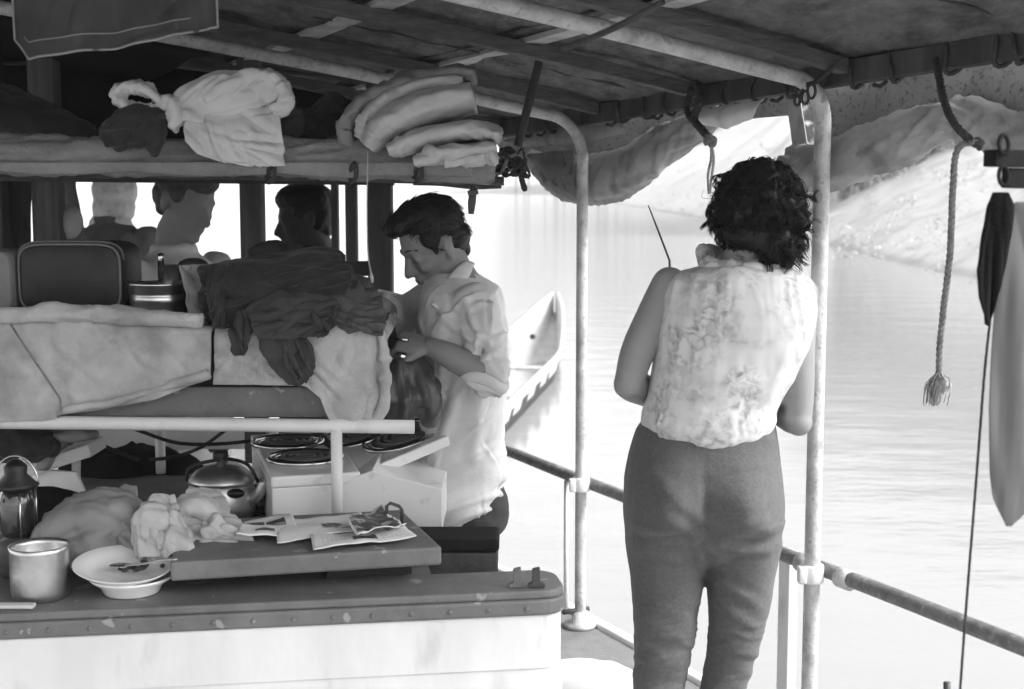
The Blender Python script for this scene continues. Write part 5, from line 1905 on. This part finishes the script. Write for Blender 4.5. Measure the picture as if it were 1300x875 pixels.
tag(wmn, 'woman seen from behind in sleeveless printed blouse and dark slacks leaning at the rail', 'person')

# slacks
m_ = MB()
sl = [(520, 826, 978, .115), (545, 806, 986, .122), (575, 796, 990, .132), (605, 790, 993, .142), (640, 788, 995, .148), (670, 791, 994, .142), (690, 797, 988, .126), (704, 812, 975, .10)]
m_.loft(px_rings(sl, YW, e=2.1))
m_.ell(W(895, 690, YW), (.045, .11, .055))
sL = [(650, 790, 897, .128), (690, 793, 898, .122), (720, 797, 896, .112), (760, 802, 890, .100), (800, 805, 883, .092), (840, 805, 875, .084), (880, 803, 866, .076), (930, 800, 860, .076), (990, 802, 852, .066), (1060, 804, 846, .052)]
sR = [(650, 890, 995, .128), (690, 893, 991, .122), (720, 896, 985, .112), (760, 898, 977, .100), (800, 900, 966, .092), (840, 896, 955, .084), (880, 886, 944, .076), (930, 880, 938, .076), (990, 878, 928, .066), (1060, 876, 916, .052)]
m_.loft(px_rings(sL, YW))
m_.loft(px_rings(sR, YW))
V, F, Nn = remesh(m_, .006, 7)
px_, py_ = to_px(V)
d = np.zeros(len(V))
back_ = np.clip(-Nn[:, 1] * 1.6 + .2, 0, 1)
for xc in (842, 947):
    V[:, 1] -= .080 * gauss(px_, xc, 43) * gauss(py_, 636, 42) * np.clip(-Nn[:, 1] * 3, 0, 1) + .012 * gauss(px_, xc, 36) * gauss(py_, 664, 16) * np.clip(-Nn[:, 1] * 3, 0, 1)
# fold under each buttock, centre seam, pull lines, stacked wrinkles at the knees
for xc, y0, sl_ in ((842, 680, -.10), (946, 684, .08)):
    yy = y0 + sl_ * (px_ - xc) + ((px_ - xc) / 46) ** 2 * -9
    d -= .012 * gauss(py_, yy, 7) * gauss(px_, xc, 44) * back_
    d += .007 * gauss(py_, yy + 14, 8) * gauss(px_, xc, 44) * back_
d -= .009 * gauss(px_, 893 + (py_ - 640) * .03, 6) * gauss(py_, 655, 55) * back_
for k, (x0, y0, x1, y1, w2, am) in enumerate(((893, 690, 830, 640, 7, .004), (893, 700, 965, 655, 7, .004), (897, 730, 880, 690, 5, .004), (893, 660, 830, 600, 8, .003), (896, 700, 975, 700, 5, .003), (905, 735, 960, 765, 6, .0035), (905, 760, 955, 795, 6, .003), (860, 712, 805, 700, 6, .003))):
    ax, ay = x1 - x0, y1 - y0
    L2 = ax * ax + ay * ay
    t_ = np.clip(((px_ - x0) * ax + (py_ - y0) * ay) / L2, 0, 1)
    dist = np.hypot(px_ - x0 - t_ * ax, py_ - y0 - t_ * ay)
    d += 1.2 * am * (gauss(dist, 0, w2) - .8 * gauss(dist, w2 * 1.7, w2)) * back_ * (1 - .5 * t_)
knee = np.clip((py_ - 735) / 60, 0, 1)
wav = ridge(np.stack([px_ * .018 + 3, py_ * .075 + .25 * np.sin(px_ * .09), V[:, 1] * 3], 1), 21) + .6 * ridge(np.stack([px_ * .026, py_ * .13 + px_ * .02, V[:, 1] * 3], 1), 25)
d += wav * .0056 * knee * (.25 + .75 * back_)
d += fbm(V * 7, 5) * .0022 + creases(V, Nn, 26, (.06, .18), (.008, .016), (.0015, .004), 9, (1, 0, -.4), .6)
V = V + Nn * d[:, None]
link('slacks', V, F, 'slacks', wmn)

def blotch_print():
    """white cotton with clusters of small faded blotches"""
    m = bpy.data.materials.new('blotch_print')
    m.use_nodes = True
    nt = m.node_tree
    bs = nt.nodes['Principled BSDF']
    bs.inputs['Roughness'].default_value = .9
    tc = nt.nodes.new('ShaderNodeTexCoord')
    fac = []
    for sc, lo, hi, de in ((6.5, .34, .58, 2), (46, .44, .70, 5)):
        nz = nt.nodes.new('ShaderNodeTexNoise')
        nz.inputs['Scale'].default_value = sc
        nz.inputs['Detail'].default_value = de
        nz.inputs['Distortion'].default_value = .8
        nt.links.new(tc.outputs['Object'], nz.inputs[0])
        mr = nt.nodes.new('ShaderNodeMapRange')
        mr.inputs['From Min'].default_value = lo
        mr.inputs['From Max'].default_value = hi
        nt.links.new(nz.outputs['Fac'], mr.inputs[0])
        fac.append(mr)
    mu = nt.nodes.new('ShaderNodeMath')
    mu.operation = 'MULTIPLY'
    nt.links.new(fac[0].outputs[0], mu.inputs[0])
    nt.links.new(fac[1].outputs[0], mu.inputs[1])
    mx = nt.nodes.new('ShaderNodeMix')
    mx.data_type = 'RGBA'
    nt.links.new(mu.outputs[0], mx.inputs[0])
    mx.inputs[6].default_value = (.62, .62, .62, 1)
    mx.inputs[7].default_value = (.25, .25, .25, 1)
    nt.links.new(mx.outputs[2], bs.inputs['Base Color'])
    return m


print_cloth = blotch_print()
# blouse: sleeveless, gathered at the yoke, bloused over the waist
m_ = MB()
bl = [(337, 892, 1000, .062), (346, 858, 1018, .088), (356, 843, 1030, .102), (372, 837, 1036, .114), (400, 834, 1036, .124), (440, 829, 1027, .130), (480, 826, 1008, .128), (505, 822, 990, .126), (520, 816, 984, .128),
      (536, 814, 982, .130), (550, 828, 974, .128), (560, 850, 950, .120), (565, 868, 930, .112)]
m_.loft(px_rings(bl, YW - .005, n=32))
m_.ell(W(935, 410, YW - .07), (.13, .07, .13))
V, F, Nn = remesh(m_, .0055, 5)
px_, py_ = to_px(V)
yoke = np.clip((py_ - 345) / 12, 0, 1)
ang = (px_ - (930 + (py_ - 340) * -.05)) / (1 + (py_ - 340) * .0028)
gath = ridge(np.stack([ang * .052 + 7, py_ * .0035, V[:, 1] * 1.0], 1), 31) + .55 * ridge(np.stack([ang * .11, py_ * .005, V[:, 1]], 1), 35)
fade = np.exp(-np.clip(py_ - 350, 0, None) / 75) * yoke
d = gath * .0046 * fade
d += (ridge(np.stack([px_ * .022, py_ * .010 + px_ * .006, V[:, 1] * 2], 1), 37) * .0048 + fbm(V * 10, 33) * .004) * np.clip((py_ - 380) / 60, 0, 1)
d += ridge(np.stack([px_ * .016, py_ * .055 - px_ * .01, V[:, 1] * 2], 1), 39) * .003 * gauss(py_, 530, 24)
d += creases(V, Nn, 40, (.06, .2), (.004, .009), (.001, .003), 41, lambda p: p - W(945, 345, YW), .75)
d += .006 * gauss(np.abs(px_ - 985 + (py_ - 480) * .4), 0, 8) * gauss(py_, 470, 40)
V = V + Nn * d[:, None]
bl_o = link('blouse', V, F, print_cloth, wmn)
# stand collar
m_ = MB()
ring_c = []
for k in range(40):
    q = 2 * math.pi * k / 40
    c_ = W(946, 338, YW + .01)
    ring_c.append(c_ + np.array((math.cos(q) * .098, math.sin(q) * .072, -.012 * math.cos(q) - (.004 if math.sin(q) < 0 else -.02))))
m_.tube(ring_c, [.014 + .002 * math.sin(k * 1.7) for k in range(40)], 10, closed=True, flat=1.25, up=(0, 0, 1))
V, F = m_.arrays()
V[:, 1] += fbm(V * 26, 3) * .003
V[:, 2] += fbm(V * 22, 8) * .003
link('collar', V, F, print_cloth, bl_o)
# hair: a rough core and many curls
m_ = MB()
m_.ell(W(964, 262, YW + .01), (.098, .105, .108))
m_.ell(W(962, 295, YW - .02), (.085, .075, .05))
m_.ell(W(984, 302, YW - .01), (.046, .055, .045))
V, F, Nn = remesh(m_, .008, 2)
V += Nn * (fbm(V * 30, 3) * .01)[:, None]
ho = link('hair', V, F, 'hair', wmn)
m_ = MB()
rr_ = random.Random(77)
hc0 = W(965, 262, YW + .01)
for k in range(520):
    while True:
        dv = np.array([rr_.gauss(0, 1) for _ in range(3)])
        dv /= np.linalg.norm(dv)
        if dv[2] > -.8 and not (HR[:, 0] @ dv > .55 and dv[2] < .45):
            break
    p0_ = hc0 + dv * np.array((.094, .100, .104)) * rr_.uniform(.93, 1.02)
    if k % 6 == 0:
        p0_ = W(985, 304, YW - .01) + dv * np.array((.044, .055, .042))
    dr = dv * .16 + np.array((0, 0, -.8)) + np.array([rr_.gauss(0, .5) for _ in range(3)])
    dr = dr - .7 * (dr @ dv) * dv
    dr /= np.linalg.norm(dr)
    a_ = np.cross(dr, dv + np.array((.01, 0, 0)))
    a_ /= np.linalg.norm(a_)
    b_ = np.cross(dr, a_)
    L_ = rr_.uniform(.035, .062)
    cr = rr_.uniform(.007, .014)
    turns = rr_.choice((-1, 1)) * rr_.uniform(.8, 1.5)
    ph = rr_.uniform(0, 6.28)
    for h in range(13):
        ox, oy, oz = rr_.gauss(0, .0028), rr_.gauss(0, .0028), rr_.uniform(-.004, .004)
        tn = turns * rr_.uniform(.9, 1.12)
        LL = L_ * rr_.uniform(.8, 1.12)
        c2 = cr * rr_.uniform(.85, 1.15)
        pts = []
        for t_ in np.linspace(0, 1, 12):
            q = ph + tn * 2 * math.pi * t_
            pts.append(p0_ + dr * (LL * t_ + oz) + a_ * (math.cos(q) * c2 * (.4 + .75 * t_) + ox) + b_ * (math.sin(q) * c2 * (.4 + .75 * t_) + oy) + np.array((0, 0, -.010 * t_ * t_)))
        m_.tube(pts, [.0009] * 10 + [.0006, .0003], 3, cap=False)
for k in range(36):      # stray hairs that catch the light at the outline
    dv = np.array((rr_.gauss(0, 1), rr_.gauss(0, .4), rr_.gauss(.3, .8)))
    dv /= np.linalg.norm(dv)
    p0_ = hc0 + dv * .098
    e1 = p0_ + dv * rr_.uniform(.004, .014) + np.array([rr_.gauss(0, .010) for _ in range(3)])
    e2 = e1 + np.array([rr_.gauss(0, .016), 0, rr_.gauss(-.008, .012)])
    m_.tube(smoothpath([p0_, e1, e2], 10), .00045, 3, cap=False)
o = put('curls', m_, 'hair', ho)
o['kind'] = 'stuff'
# thin rod held beyond her shoulder
o = put('fishing_rod', MB().tube([W(849, 329, YW + .30), W(837, 294, YW + .55), W(823, 261, YW + .8)] and [wl + np.array((.03, .07, .0)), W(850, 331, YW + .34), W(836, 294, YW + .42), W(823, 261, YW + .5)], [.004, .003, .0026, .0016], 6), 'wood_dark')
tag(o, 'thin dark rod rising past the woman left shoulder against the water', 'fishing rod')

# ------------------------------------------------------------------ the man mending something, seated at the galley
YM = 3.76
m_ = MB()
mt = [(344, 556, 602, .07), (356, 545, 615, .10), (372, 542, 624, .13), (400, 538, 632, .17), (440, 538, 636, .17), (480, 538, 640, .165), (520, 540, 638, .150), (560, 536, 636, .150), (600, 538, 636, .155), (640, 552, 632, .16), (660, 566, 628, .15)]
m_.loft(px_rings(mt, YM))
ear = W(569, 323, YM - .075)
RM = frame((-.90, -.44), 30)
hcM = W(553, 315, YM)
WM = head(m_, hcM, RM, .93)
m_.tube([W(580, 362, YM), W(572, 342, YM), W(562, 322, YM)], [.066, .056, .056], 18)
# near arm
sh1, el1 = W(606, 396, YM - .18), W(618, 474, YM - .23)
wrn = W(548, 441, YM - .235)
limb(m_, [(W(602, 396, YM - .15), .034), (W(610, 420, YM - .20), .030), (W(615, 448, YM - .22), .027), (el1, .031)])
limb(m_, [(el1, .032), (W(604, 469, YM - .245), .038), (W(572, 452, YM - .25), .033), (wrn, .026)])
hand(m_, wrn, (-.86, .12, .16), (-.25, .55, -.70), .98, .85, 1)
# far arm
wrf = W(486, 390, YM - .10)
limb(m_, [(W(548, 388, YM + .17), .042), (W(518, 402, YM + .155), .040), (W(500, 405, YM + .08), .036), (wrf, .026)])
hand(m_, wrf, (-.95, -.25, .05), (-.2, .2, -.9), .95, .4, -1)
# seated legs
for yy, xx in ((YM + .10, 598), (YM - .07, 600)):
    hp = W(xx, 640, yy)
    kn = np.array((hp[0] - .12, yy + .42, .66))
    limb(m_, [(hp, .085), ((hp + kn) / 2, .075), (kn, .058)])
    an = np.array((kn[0], kn[1] + .04, .10))
    limb(m_, [(kn, .056), ((kn * .6 + an * .4) + (0, .02, 0), .052), (an, .036)])
    m_.ell(an + (-.01, .07, -.055), (.042, .12, .04))
V, F, Nn = remesh(m_, .005, 3)
man = link('person', V, F, 'skin', )
tag(man, 'dark-haired man in rolled-sleeve khaki shirt bent over handiwork beside the stove', 'person')
man.data.materials[0] = M['skin_man'] if 'skin_man' in M else mat('skin_man', .24, .5, .1, 14, .08, 200)


def hair_cap(c, R, s, extra, seed=0, voxel=.004, amp=.005, m='hair', parent=None):
    mm = MB()
    for p, r_ in extra:
        mm.ell(np.asarray(c) + R @ (np.asarray(p, float) * s), np.asarray(r_, float) * s, R=R, nu=22, nv=14)
    V, F, Nn = remesh(mm, voxel, 3)
    L = (V - c) @ R
    d_ = ridge(np.stack([L[:, 0] * 14 + L[:, 2] * 10, L[:, 1] * 75 + fbm(L * 12, seed + 3) * 2, L[:, 2] * 26], 1), seed) * amp + fbm(L * 40, seed + 9) * amp * .5
    V = V + Nn * d_[:, None]
    return link('hair', V, F, m, parent)


hair_cap(hcM, RM, .93, [((-.022, 0, .060), (.094, .0795, .086)), ((.000, 0, .108), (.078, .066, .046)), ((.050, -.0, .112), (.050, .052, .032)), ((.078, .0, .108), (.030, .044, .022)), ((-.050, 0, .010), (.060, .074, .060)),
                         ((.020, .066, .045), (.030, .0115, .026)), ((.020, -.066, .045), (.030, .0115, .026)), ((.026, .067, .016), (.008, .006, .018)), ((.026, -.067, .016), (.008, .006, .018)), ((-.068, 0, -.030), (.022, .040, .040))], 3, amp=.0022, parent=man)

for y_s in (-1, 1):
    put('eyebrow', MB().tube(smoothpath([WM((.090 - .0 * k, y_s * (.014 + .012 * k), .034 + (.006, .009, .006, .0)[k])) - RM[:, 0] * (.0, .003, .010, .022)[k] for k in range(4)], 12), .0022, 6), 'hair', man)
    put('eyelashes', MB().tube(smoothpath([WM(((.088, .089, .084)[k], y_s * (.020 + .011 * k), .006)) for k in range(3)], 9), .0010, 5), 'hair', man)
# combed strands over the crop
ho_ = [c_ for c_ in man.children if c_.name.startswith('hair')][0]
HV = np.array([v.co for v in ho_.data.vertices])
HN = np.array([v.normal for v in ho_.data.vertices])
m_ = MB()
rr_ = random.Random(5)
for k in range(1500):
    i = rr_.randrange(len(HV))
    n_ = HN[i]
    p = HV[i]
    L_ = (p - hcM) @ RM
    if L_[2] < .01:
        continue
    flow = RM @ np.array((-.8 if L_[2] > .06 else -.35, .15 * np.sign(L_[1]), -.25 if L_[0] < .02 else .35)) + np.array([rr_.gauss(0, .07) for _ in range(3)])
    flow = flow - (flow @ n_) * n_
    flow /= np.linalg.norm(flow) + 1e-9
    ln_ = rr_.uniform(.018, .04)
    pts = [p + flow * ln_ * t_ + n_ * (.0006 + .0008 * math.sin(math.pi * t_) - .0022 * t_ * t_) for t_ in np.linspace(0, 1, 6)]
    m_.tube(pts, [.0004, .0008, .0009, .0009, .0007, .0003], 3, cap=False)
o = put('strands', m_, 'hair', ho_)
o['kind'] = 'stuff'
# shirt
m_ = MB()
ms = [(348, 554, 606, .075), (357, 543, 620, .115), (370, 534, 632, .168), (400, 529, 641, .208), (440, 528, 645, .203), (480, 532, 646, .185), (520, 532, 643, .172), (560, 527, 641, .172), (600, 528, 641, .176), (640, 544, 637, .182), (660, 556, 634, .18), (670, 566, 632, .174)]
m_.loft(px_rings(ms, YM, n=30))
limb(m_, [(W(602, 388, YM - .17), .060), (W(610, 416, YM - .20), .056), (W(615, 448, YM - .22), .055), (W(618, 474, YM - .23), .057)])
limb(m_, [(W(552, 386, YM + .17), .072), (W(520, 400, YM + .16), .062), (W(500, 403, YM + .09), .054), (W(492, 396, YM + .0), .045)])
V, F, Nn = remesh(m_, .0055, 5)
px_, py_ = to_px(V)
near = (V[:, 1] < YM - .12) & (px_ > 585) & (py_ < 505)
d = ridge(np.stack([px_ * .02 + py_ * .008, py_ * .014 - px_ * .012, V[:, 1] * 4], 1), 51) * .006 + fbm(V * 9, 53) * .004 + creases(V, Nn, 130, (.06, .2), (.004, .008), (.003, .009), 55, (.5, 0, .8), .55)
cr = np.clip((py_ - 560) / 50, 0, 1)
d += ridge(np.stack([px_ * .012, py_ * .06 + px_ * .022, V[:, 1] * 2], 1), 57) * .009 * cr
# drag folds from the arm pit across chest and sleeve
for x0, y0, x1, y1, w2, am in ((604, 440, 560, 400, 5, .010), (600, 450, 548, 425, 5, .009), (606, 436, 590, 380, 5, .008), (620, 440, 642, 470, 5, .010), (614, 452, 636, 482, 5, .010), (606, 425, 635, 445, 4, .009), (560, 470, 540, 540, 7, .010), (585, 480, 560, 560, 7, .008), (610, 500, 600, 580, 7, .007)):
    ax, ay = x1 - x0, y1 - y0
    t_ = np.clip(((px_ - x0) * ax + (py_ - y0) * ay) / (ax * ax + ay * ay), 0, 1)
    dist = np.hypot(px_ - x0 - t_ * ax, py_ - y0 - t_ * ay)
    d += am * (gauss(dist, 0, w2) - .7 * gauss(dist, w2 * 1.9, w2)) * np.clip(-Nn[:, 1] + .4, 0, 1) * (1 - .4 * t_)
V = V + Nn * d[:, None]
shirt = link('shirt', V, F, 'shirt_khaki', man)
# rolled cuffs, collar, placket, pocket, epaulette seam
def ringtube(c_, ax, r1, r2, th, nn=26, sd=0):
    ax = np.asarray(ax, float)
    ax /= np.linalg.norm(ax)
    a_ = np.cross(ax, (0, 1, .2))
    a_ /= np.linalg.norm(a_)
    b_ = np.cross(ax, a_)
    mm = MB().tube([np.asarray(c_) + a_ * math.cos(q) * r1 + b_ * math.sin(q) * r2 + ax * .006 * math.sin(3 * q + sd) for q in np.linspace(0, 2 * math.pi, nn, endpoint=False)], th, 8, closed=True, flat=1.6, up=ax)
    return mm


put('cuff', ringtube(W(614, 480, YM - .232), (-.35, 0, -.9), .060, .058, .009), 'shirt_khaki', shirt)
put('cuff', ringtube(W(611, 486, YM - .23), (-.45, 0, -.9), .056, .054, .007, sd=2), 'shirt_khaki', shirt)
put('cuff', ringtube(W(490, 394, YM - .03), (-.9, -.3, -.1), .042, .042, .008, sd=1), 'shirt_khaki', shirt)
col = [W(596, 334, YM - .03), W(588, 345, YM - .075), (W(574, 362, YM - .10)), W(560, 378, YM - .13), W(552, 390, YM - .17)]
mm = MB().tube(smoothpath(col, 20), [.012 + .010 * math.sin(math.pi * min(1, i / 16)) for i in range(len(smoothpath(col, 20)))], 10, flat=.35, up=(0, 1, .6))
put('collar', mm, 'shirt_khaki', shirt)
col = [W(596, 334, YM - .03), W(586, 342, YM + .06), W(566, 362, YM + .09), W(548, 380, YM + .06)]
put('collar', MB().tube(smoothpath(col, 20), .016, 10, flat=.4, up=(0, 1, .6)), 'shirt_khaki', shirt)
# dark trousers, mostly hidden by the stove and the shirt tail
m_ = MB()
m_.ell(W(606, 652, YM), (.085, .20, .06))
for yy, xx in ((YM + .10, 598), (YM - .07, 600)):
    hp = W(xx, 642, yy)
    kn = np.array((hp[0] - .12, yy + .42, .66))
    limb(m_, [(hp, .094), ((hp + kn) / 2, .086), (kn, .070)])
    an = np.array((kn[0], kn[1] + .04, .14))
    limb(m_, [(kn, .068), ((kn * .6 + an * .4) + (0, .02, 0), .068), (an, .058)])
V, F, Nn = remesh(m_, .008, 4)
V += Nn * (ridge(V * 12, 61) * .005)[:, None]
link('trousers', V, F, 'trousers', man)
hl = W(508, 428, YM - .17)
o = put('sewing_work', MB().tube([W(518, 432, YM - .25), W(505, 430, YM - .24), W(490, 427, YM - .22)], [.006, .004, .002], 8), 'steel')
tag(o, 'small slim tool held in the seated man near hand', 'tool')


# ------------------------------------------------------------------ people further forward, seen through the openings
def figure(hx, hy, Y, s, look, tilt, label, skin, top, hairkind, seed, shoulder_drop=0, arms_fwd=.25, vox=.009, hm='hair'):
    m_ = MB()
    c_ = W(hx, hy, Y)
    R = frame(look, tilt)
    f = np.array((look[0], look[1], 0.))
    f /= np.linalg.norm(f)
    l = np.cross((0, 0, 1.), f)
    W0 = head(m_, c_, R, s)
    nb = c_ - f * .05 * s + np.array((0, 0, -.170 * s - shoulder_drop))
    m_.tube([nb, (nb + c_) / 2 - f * .02, c_ + np.array((0, 0, -.03))], [.062 * s, .055 * s, .055 * s], 14)

    def ring(z, hw, hd, fo=0):
        o_ = np.array((nb[0], nb[1], 0)) + f * fo + np.array((0, 0, z))
        return [o_ + l * math.cos(q) * hw + f * math.sin(q) * hd for q in np.linspace(0, 2 * math.pi, 24, endpoint=False)]
    zs = nb[2]
    prof = [(zs + .02, .06, .05), (zs - .01, .12, .075), (zs - .05, .185, .10), (zs - .14, .185, .12), (zs - .30, .165, .115), (zs - .42, .15, .10), (zs - .55, .17, .12), (zs - .66, .165, .12)]
    m_.loft([ring(z, hw * s, hd * s) for z, hw, hd in prof])
    for sd in (-1, 1):
        sh_ = nb + l * sd * .185 * s + np.array((0, 0, -.055))
        el_ = sh_ + l * sd * .05 + f * .02 + np.array((0, 0, -.29))
        wr2 = el_ + f * arms_fwd - l * sd * .06 + np.array((0, 0, -.04 if arms_fwd > .1 else -.24))
        limb(m_, [(sh_, .052 * s), ((sh_ + el_) / 2, .046 * s), (el_, .038 * s)])
        limb(m_, [(el_, .038 * s), ((el_ * .5 + wr2 * .5), .034 * s), (wr2, .025 * s)])
        hand(m_, wr2, wr2 - el_, np.array((0, 0, -1.)) - l * sd * .4, .95 * s, .5, sd)
        hip = np.array((nb[0], nb[1], zs - .62)) + l * sd * .085 * s
        kn = np.array((hip[0], hip[1], hip[2] * .52)) + f * .02
        an = np.array((hip[0], hip[1], .07)) - f * .02
        limb(m_, [(hip, .085 * s), ((hip + kn) / 2, .07 * s), (kn, .052 * s)])
        limb(m_, [(kn, .052 * s), (kn * .6 + an * .4 - f * .015, .05 * s), (an, .034 * s)])
        m_.ell(an + f * .06 + np.array((0, 0, -.03)), (.045, .045, .035))
        m_.cap(an + np.array((0, 0, -.03)), an + f * .14 + np.array((0, 0, -.04)), .036, .03)
    V, F, Nn = remesh(m_, vox, 3)
    p = link('person', V, F, skin)
    tag(p, label, 'person')
    # top garment
    g_ = MB()
    g_.loft([ring(z, hw * s * 1.10 + .008, hd * s * 1.14 + .012) for z, hw, hd in [(zs + .045, .055, .06)] + prof])
    for sd in (-1, 1):
        sh_ = nb + l * sd * .185 * s + np.array((0, 0, -.055))
        el_ = sh_ + l * sd * .05 + f * .02 + np.array((0, 0, -.27))
        limb(g_, [(sh_, .066 * s), ((sh_ + el_) / 2, .062 * s), (el_, .058 * s)])
    V, F, Nn = remesh(g_, .01, 4)
    V += Nn * (ridge(V * np.array((10, 10, 6)), seed) * .008 + fbm(V * 9, seed + 2) * .006)[:, None]
    link('shirt', V, F, top, p)
    t_ = MB()
    for sd in (-1, 1):
        hip = np.array((nb[0], nb[1], zs - .60)) + l * sd * .085 * s
        an = np.array((hip[0], hip[1], .12)) - f * .02
        limb(t_, [(hip, .105 * s), ((hip + an) / 2, .08 * s), (an, .065 * s)])
    t_.ell(np.array((nb[0], nb[1], zs - .60)), (.17 * s, .15 * s, .10))
    V, F, Nn = remesh(t_, .012, 3)
    link('trousers', V, F, 'trousers', p)
    if hairkind == 'short':
        hair_cap(c_, R, s, [((-.022, 0, .056), (.096, .080, .087)), ((.012, 0, .090), (.080, .068, .052)), ((-.045, 0, .01), (.062, .076, .062)), ((.018, .066, .04), (.03, .012, .026)), ((.018, -.066, .04), (.03, .012, .026)), ((-.066, 0, -.03), (.024, .042, .04))], seed, .005, .002, m=hm, parent=p)
    else:
        mm = MB()
        for q_, r_ in (((-.018, 0, .05), (.112, .100, .100)), ((-.02, 0, -.03), (.094, .100, .092)), ((-.04, 0, -.11), (.07, .11, .06))):
            mm.ell(c_ + R @ (np.asarray(q_) * s), np.asarray(r_) * s, R=R)
        V, F, Nn = remesh(mm, .008, 3)
        V += Nn * (creases(V, Nn, 24, (.08, .2), (.005, .01), (.001, .004), seed))[:, None]
        link('headscarf', V, F, hairkind, p)
    return p


figure(388, 282, 5.0, .98, (-.96, -.25), 10, 'dark silhouetted man in profile seen between the cabin posts', mat('skin_silhouette', .035, .6, .1, 14), 'cloth_dark', 'short', 71)  # skin colour darkened to paint in the backlit silhouette
figure(234, 258, 4.6, 1.05, (.85, -.5), 24, 'hazy figure with bowed head and white shirt behind the banded pot', 'skin', 'shirt_white', 'short', 73, hm=mat('hair_grey', .07, .6, .3, 40))
figure(148, 256, 6.2, .95, (.3, .95), 6, 'hazy figure in a patterned headscarf behind the suitcase', 'skin', 'cloth_grey2', mat('scarf_print', .6, .9, .2, 8, spots=.7, spot_scale=30, spot_lo=.5, spot_hi=.7, spot_val=.36), 79, -.05)
# ================================================================== DUGOUT CANOE BESIDE THE BOAT
bow = WZ(704, 446, WATER)
near_ = WZ(556, 582, WATER)
ax = near_ - bow
ax[2] = 0
Ld = float(np.linalg.norm(ax))
ax /= Ld
sd_ = np.array((ax[1], -ax[0], 0))
if sd_[0] < 0:
    sd_ = -sd_
t = thing('canoe', 'long pale dugout canoe floating on the water beyond the seated man', 'canoe', bow)
Lt = Ld + 2.2
rings = []
for q in np.linspace(0, 1, 46):
    s_ = q * Lt
    e = min(1, s_ / 2.6)
    tail_ = min(1, (Lt - s_) / 1.6)
    k = (max(e, .02) ** .55) * (max(tail_, .03) ** .6)
    hw = .40 * k
    zb = WATER - .10 * k + (.42 * max(0, 1 - s_ / 1.1) ** 2)
    zt = WATER + .30 + .40 * max(0, 1 - s_ / 3.2) ** 1.8 + .2 * max(0, 1 - (Lt - s_) / 2.0) ** 1.8
    cen = bow + ax * s_
    ring = []
    # outer side, over the rim, inner side
    for tt in np.linspace(-1, 1, 15):
        z = zb + (zt - zb) * abs(tt) ** 1.7
        ring.append(cen + sd_ * hw * np.sign(tt) * (abs(tt) ** .3) + np.array((0, 0, z)) - np.array((0, 0, cen[2])))
    for tt in np.linspace(1, -1, 15):
        z = zb + .05 + (zt - zb - .05) * abs(tt) ** 1.7
        ring.append(cen + sd_ * max(hw - .035, .002) * np.sign(tt) * (abs(tt) ** .3) + np.array((0, 0, z)) - np.array((0, 0, cen[2])))
    rings.append(ring)
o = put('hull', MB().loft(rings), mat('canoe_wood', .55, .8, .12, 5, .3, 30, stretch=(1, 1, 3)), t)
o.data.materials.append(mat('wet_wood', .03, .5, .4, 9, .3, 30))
for p_ in o.data.polygons:           # rippled dark reflection painted along the waterline, with a ragged upper edge
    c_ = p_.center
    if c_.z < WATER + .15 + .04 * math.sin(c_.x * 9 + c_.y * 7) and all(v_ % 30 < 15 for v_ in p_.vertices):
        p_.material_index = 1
for s_ in (3.6, 5.4):
    c_ = bow + ax * s_
    hw = .40 * (min(1, s_ / 2.6) ** .55)
    put('thwart', MB().beam(c_ - sd_ * (hw - .03) + (0, 0, .26), c_ + sd_ * (hw - .03) + (0, 0, .26), .14, .03), 'wood_pale', t, smooth=False, bevel=.004)
c_ = bow + ax * 1.5 - sd_ * .05 + np.array((0, 0, .33))
put('mooring_hole', MB().ell(c_, (.035, .03, .03)), 'black_paint', t)
# ================================================================== HAZE over the river
mb = MB().box((0, 0, (WATER - 1 + 46) / 2), (6400, 6400, 46 - (WATER - 1)))
m = bpy.data.materials.new('haze')
m.use_nodes = True
nt = m.node_tree
for n in list(nt.nodes):
    nt.nodes.remove(n)
ou = nt.nodes.new('ShaderNodeOutputMaterial')
pv = nt.nodes.new('ShaderNodeVolumePrincipled')
pv.inputs['Color'].default_value = (.99, .99, .99, 1)
pv.inputs['Density'].default_value = .0016
pv.inputs['Anisotropy'].default_value = .2
nt.links.new(pv.outputs[0], ou.inputs['Volume'])
o = put('haze', mb, m, smooth=False)
o['kind'] = 'stuff'
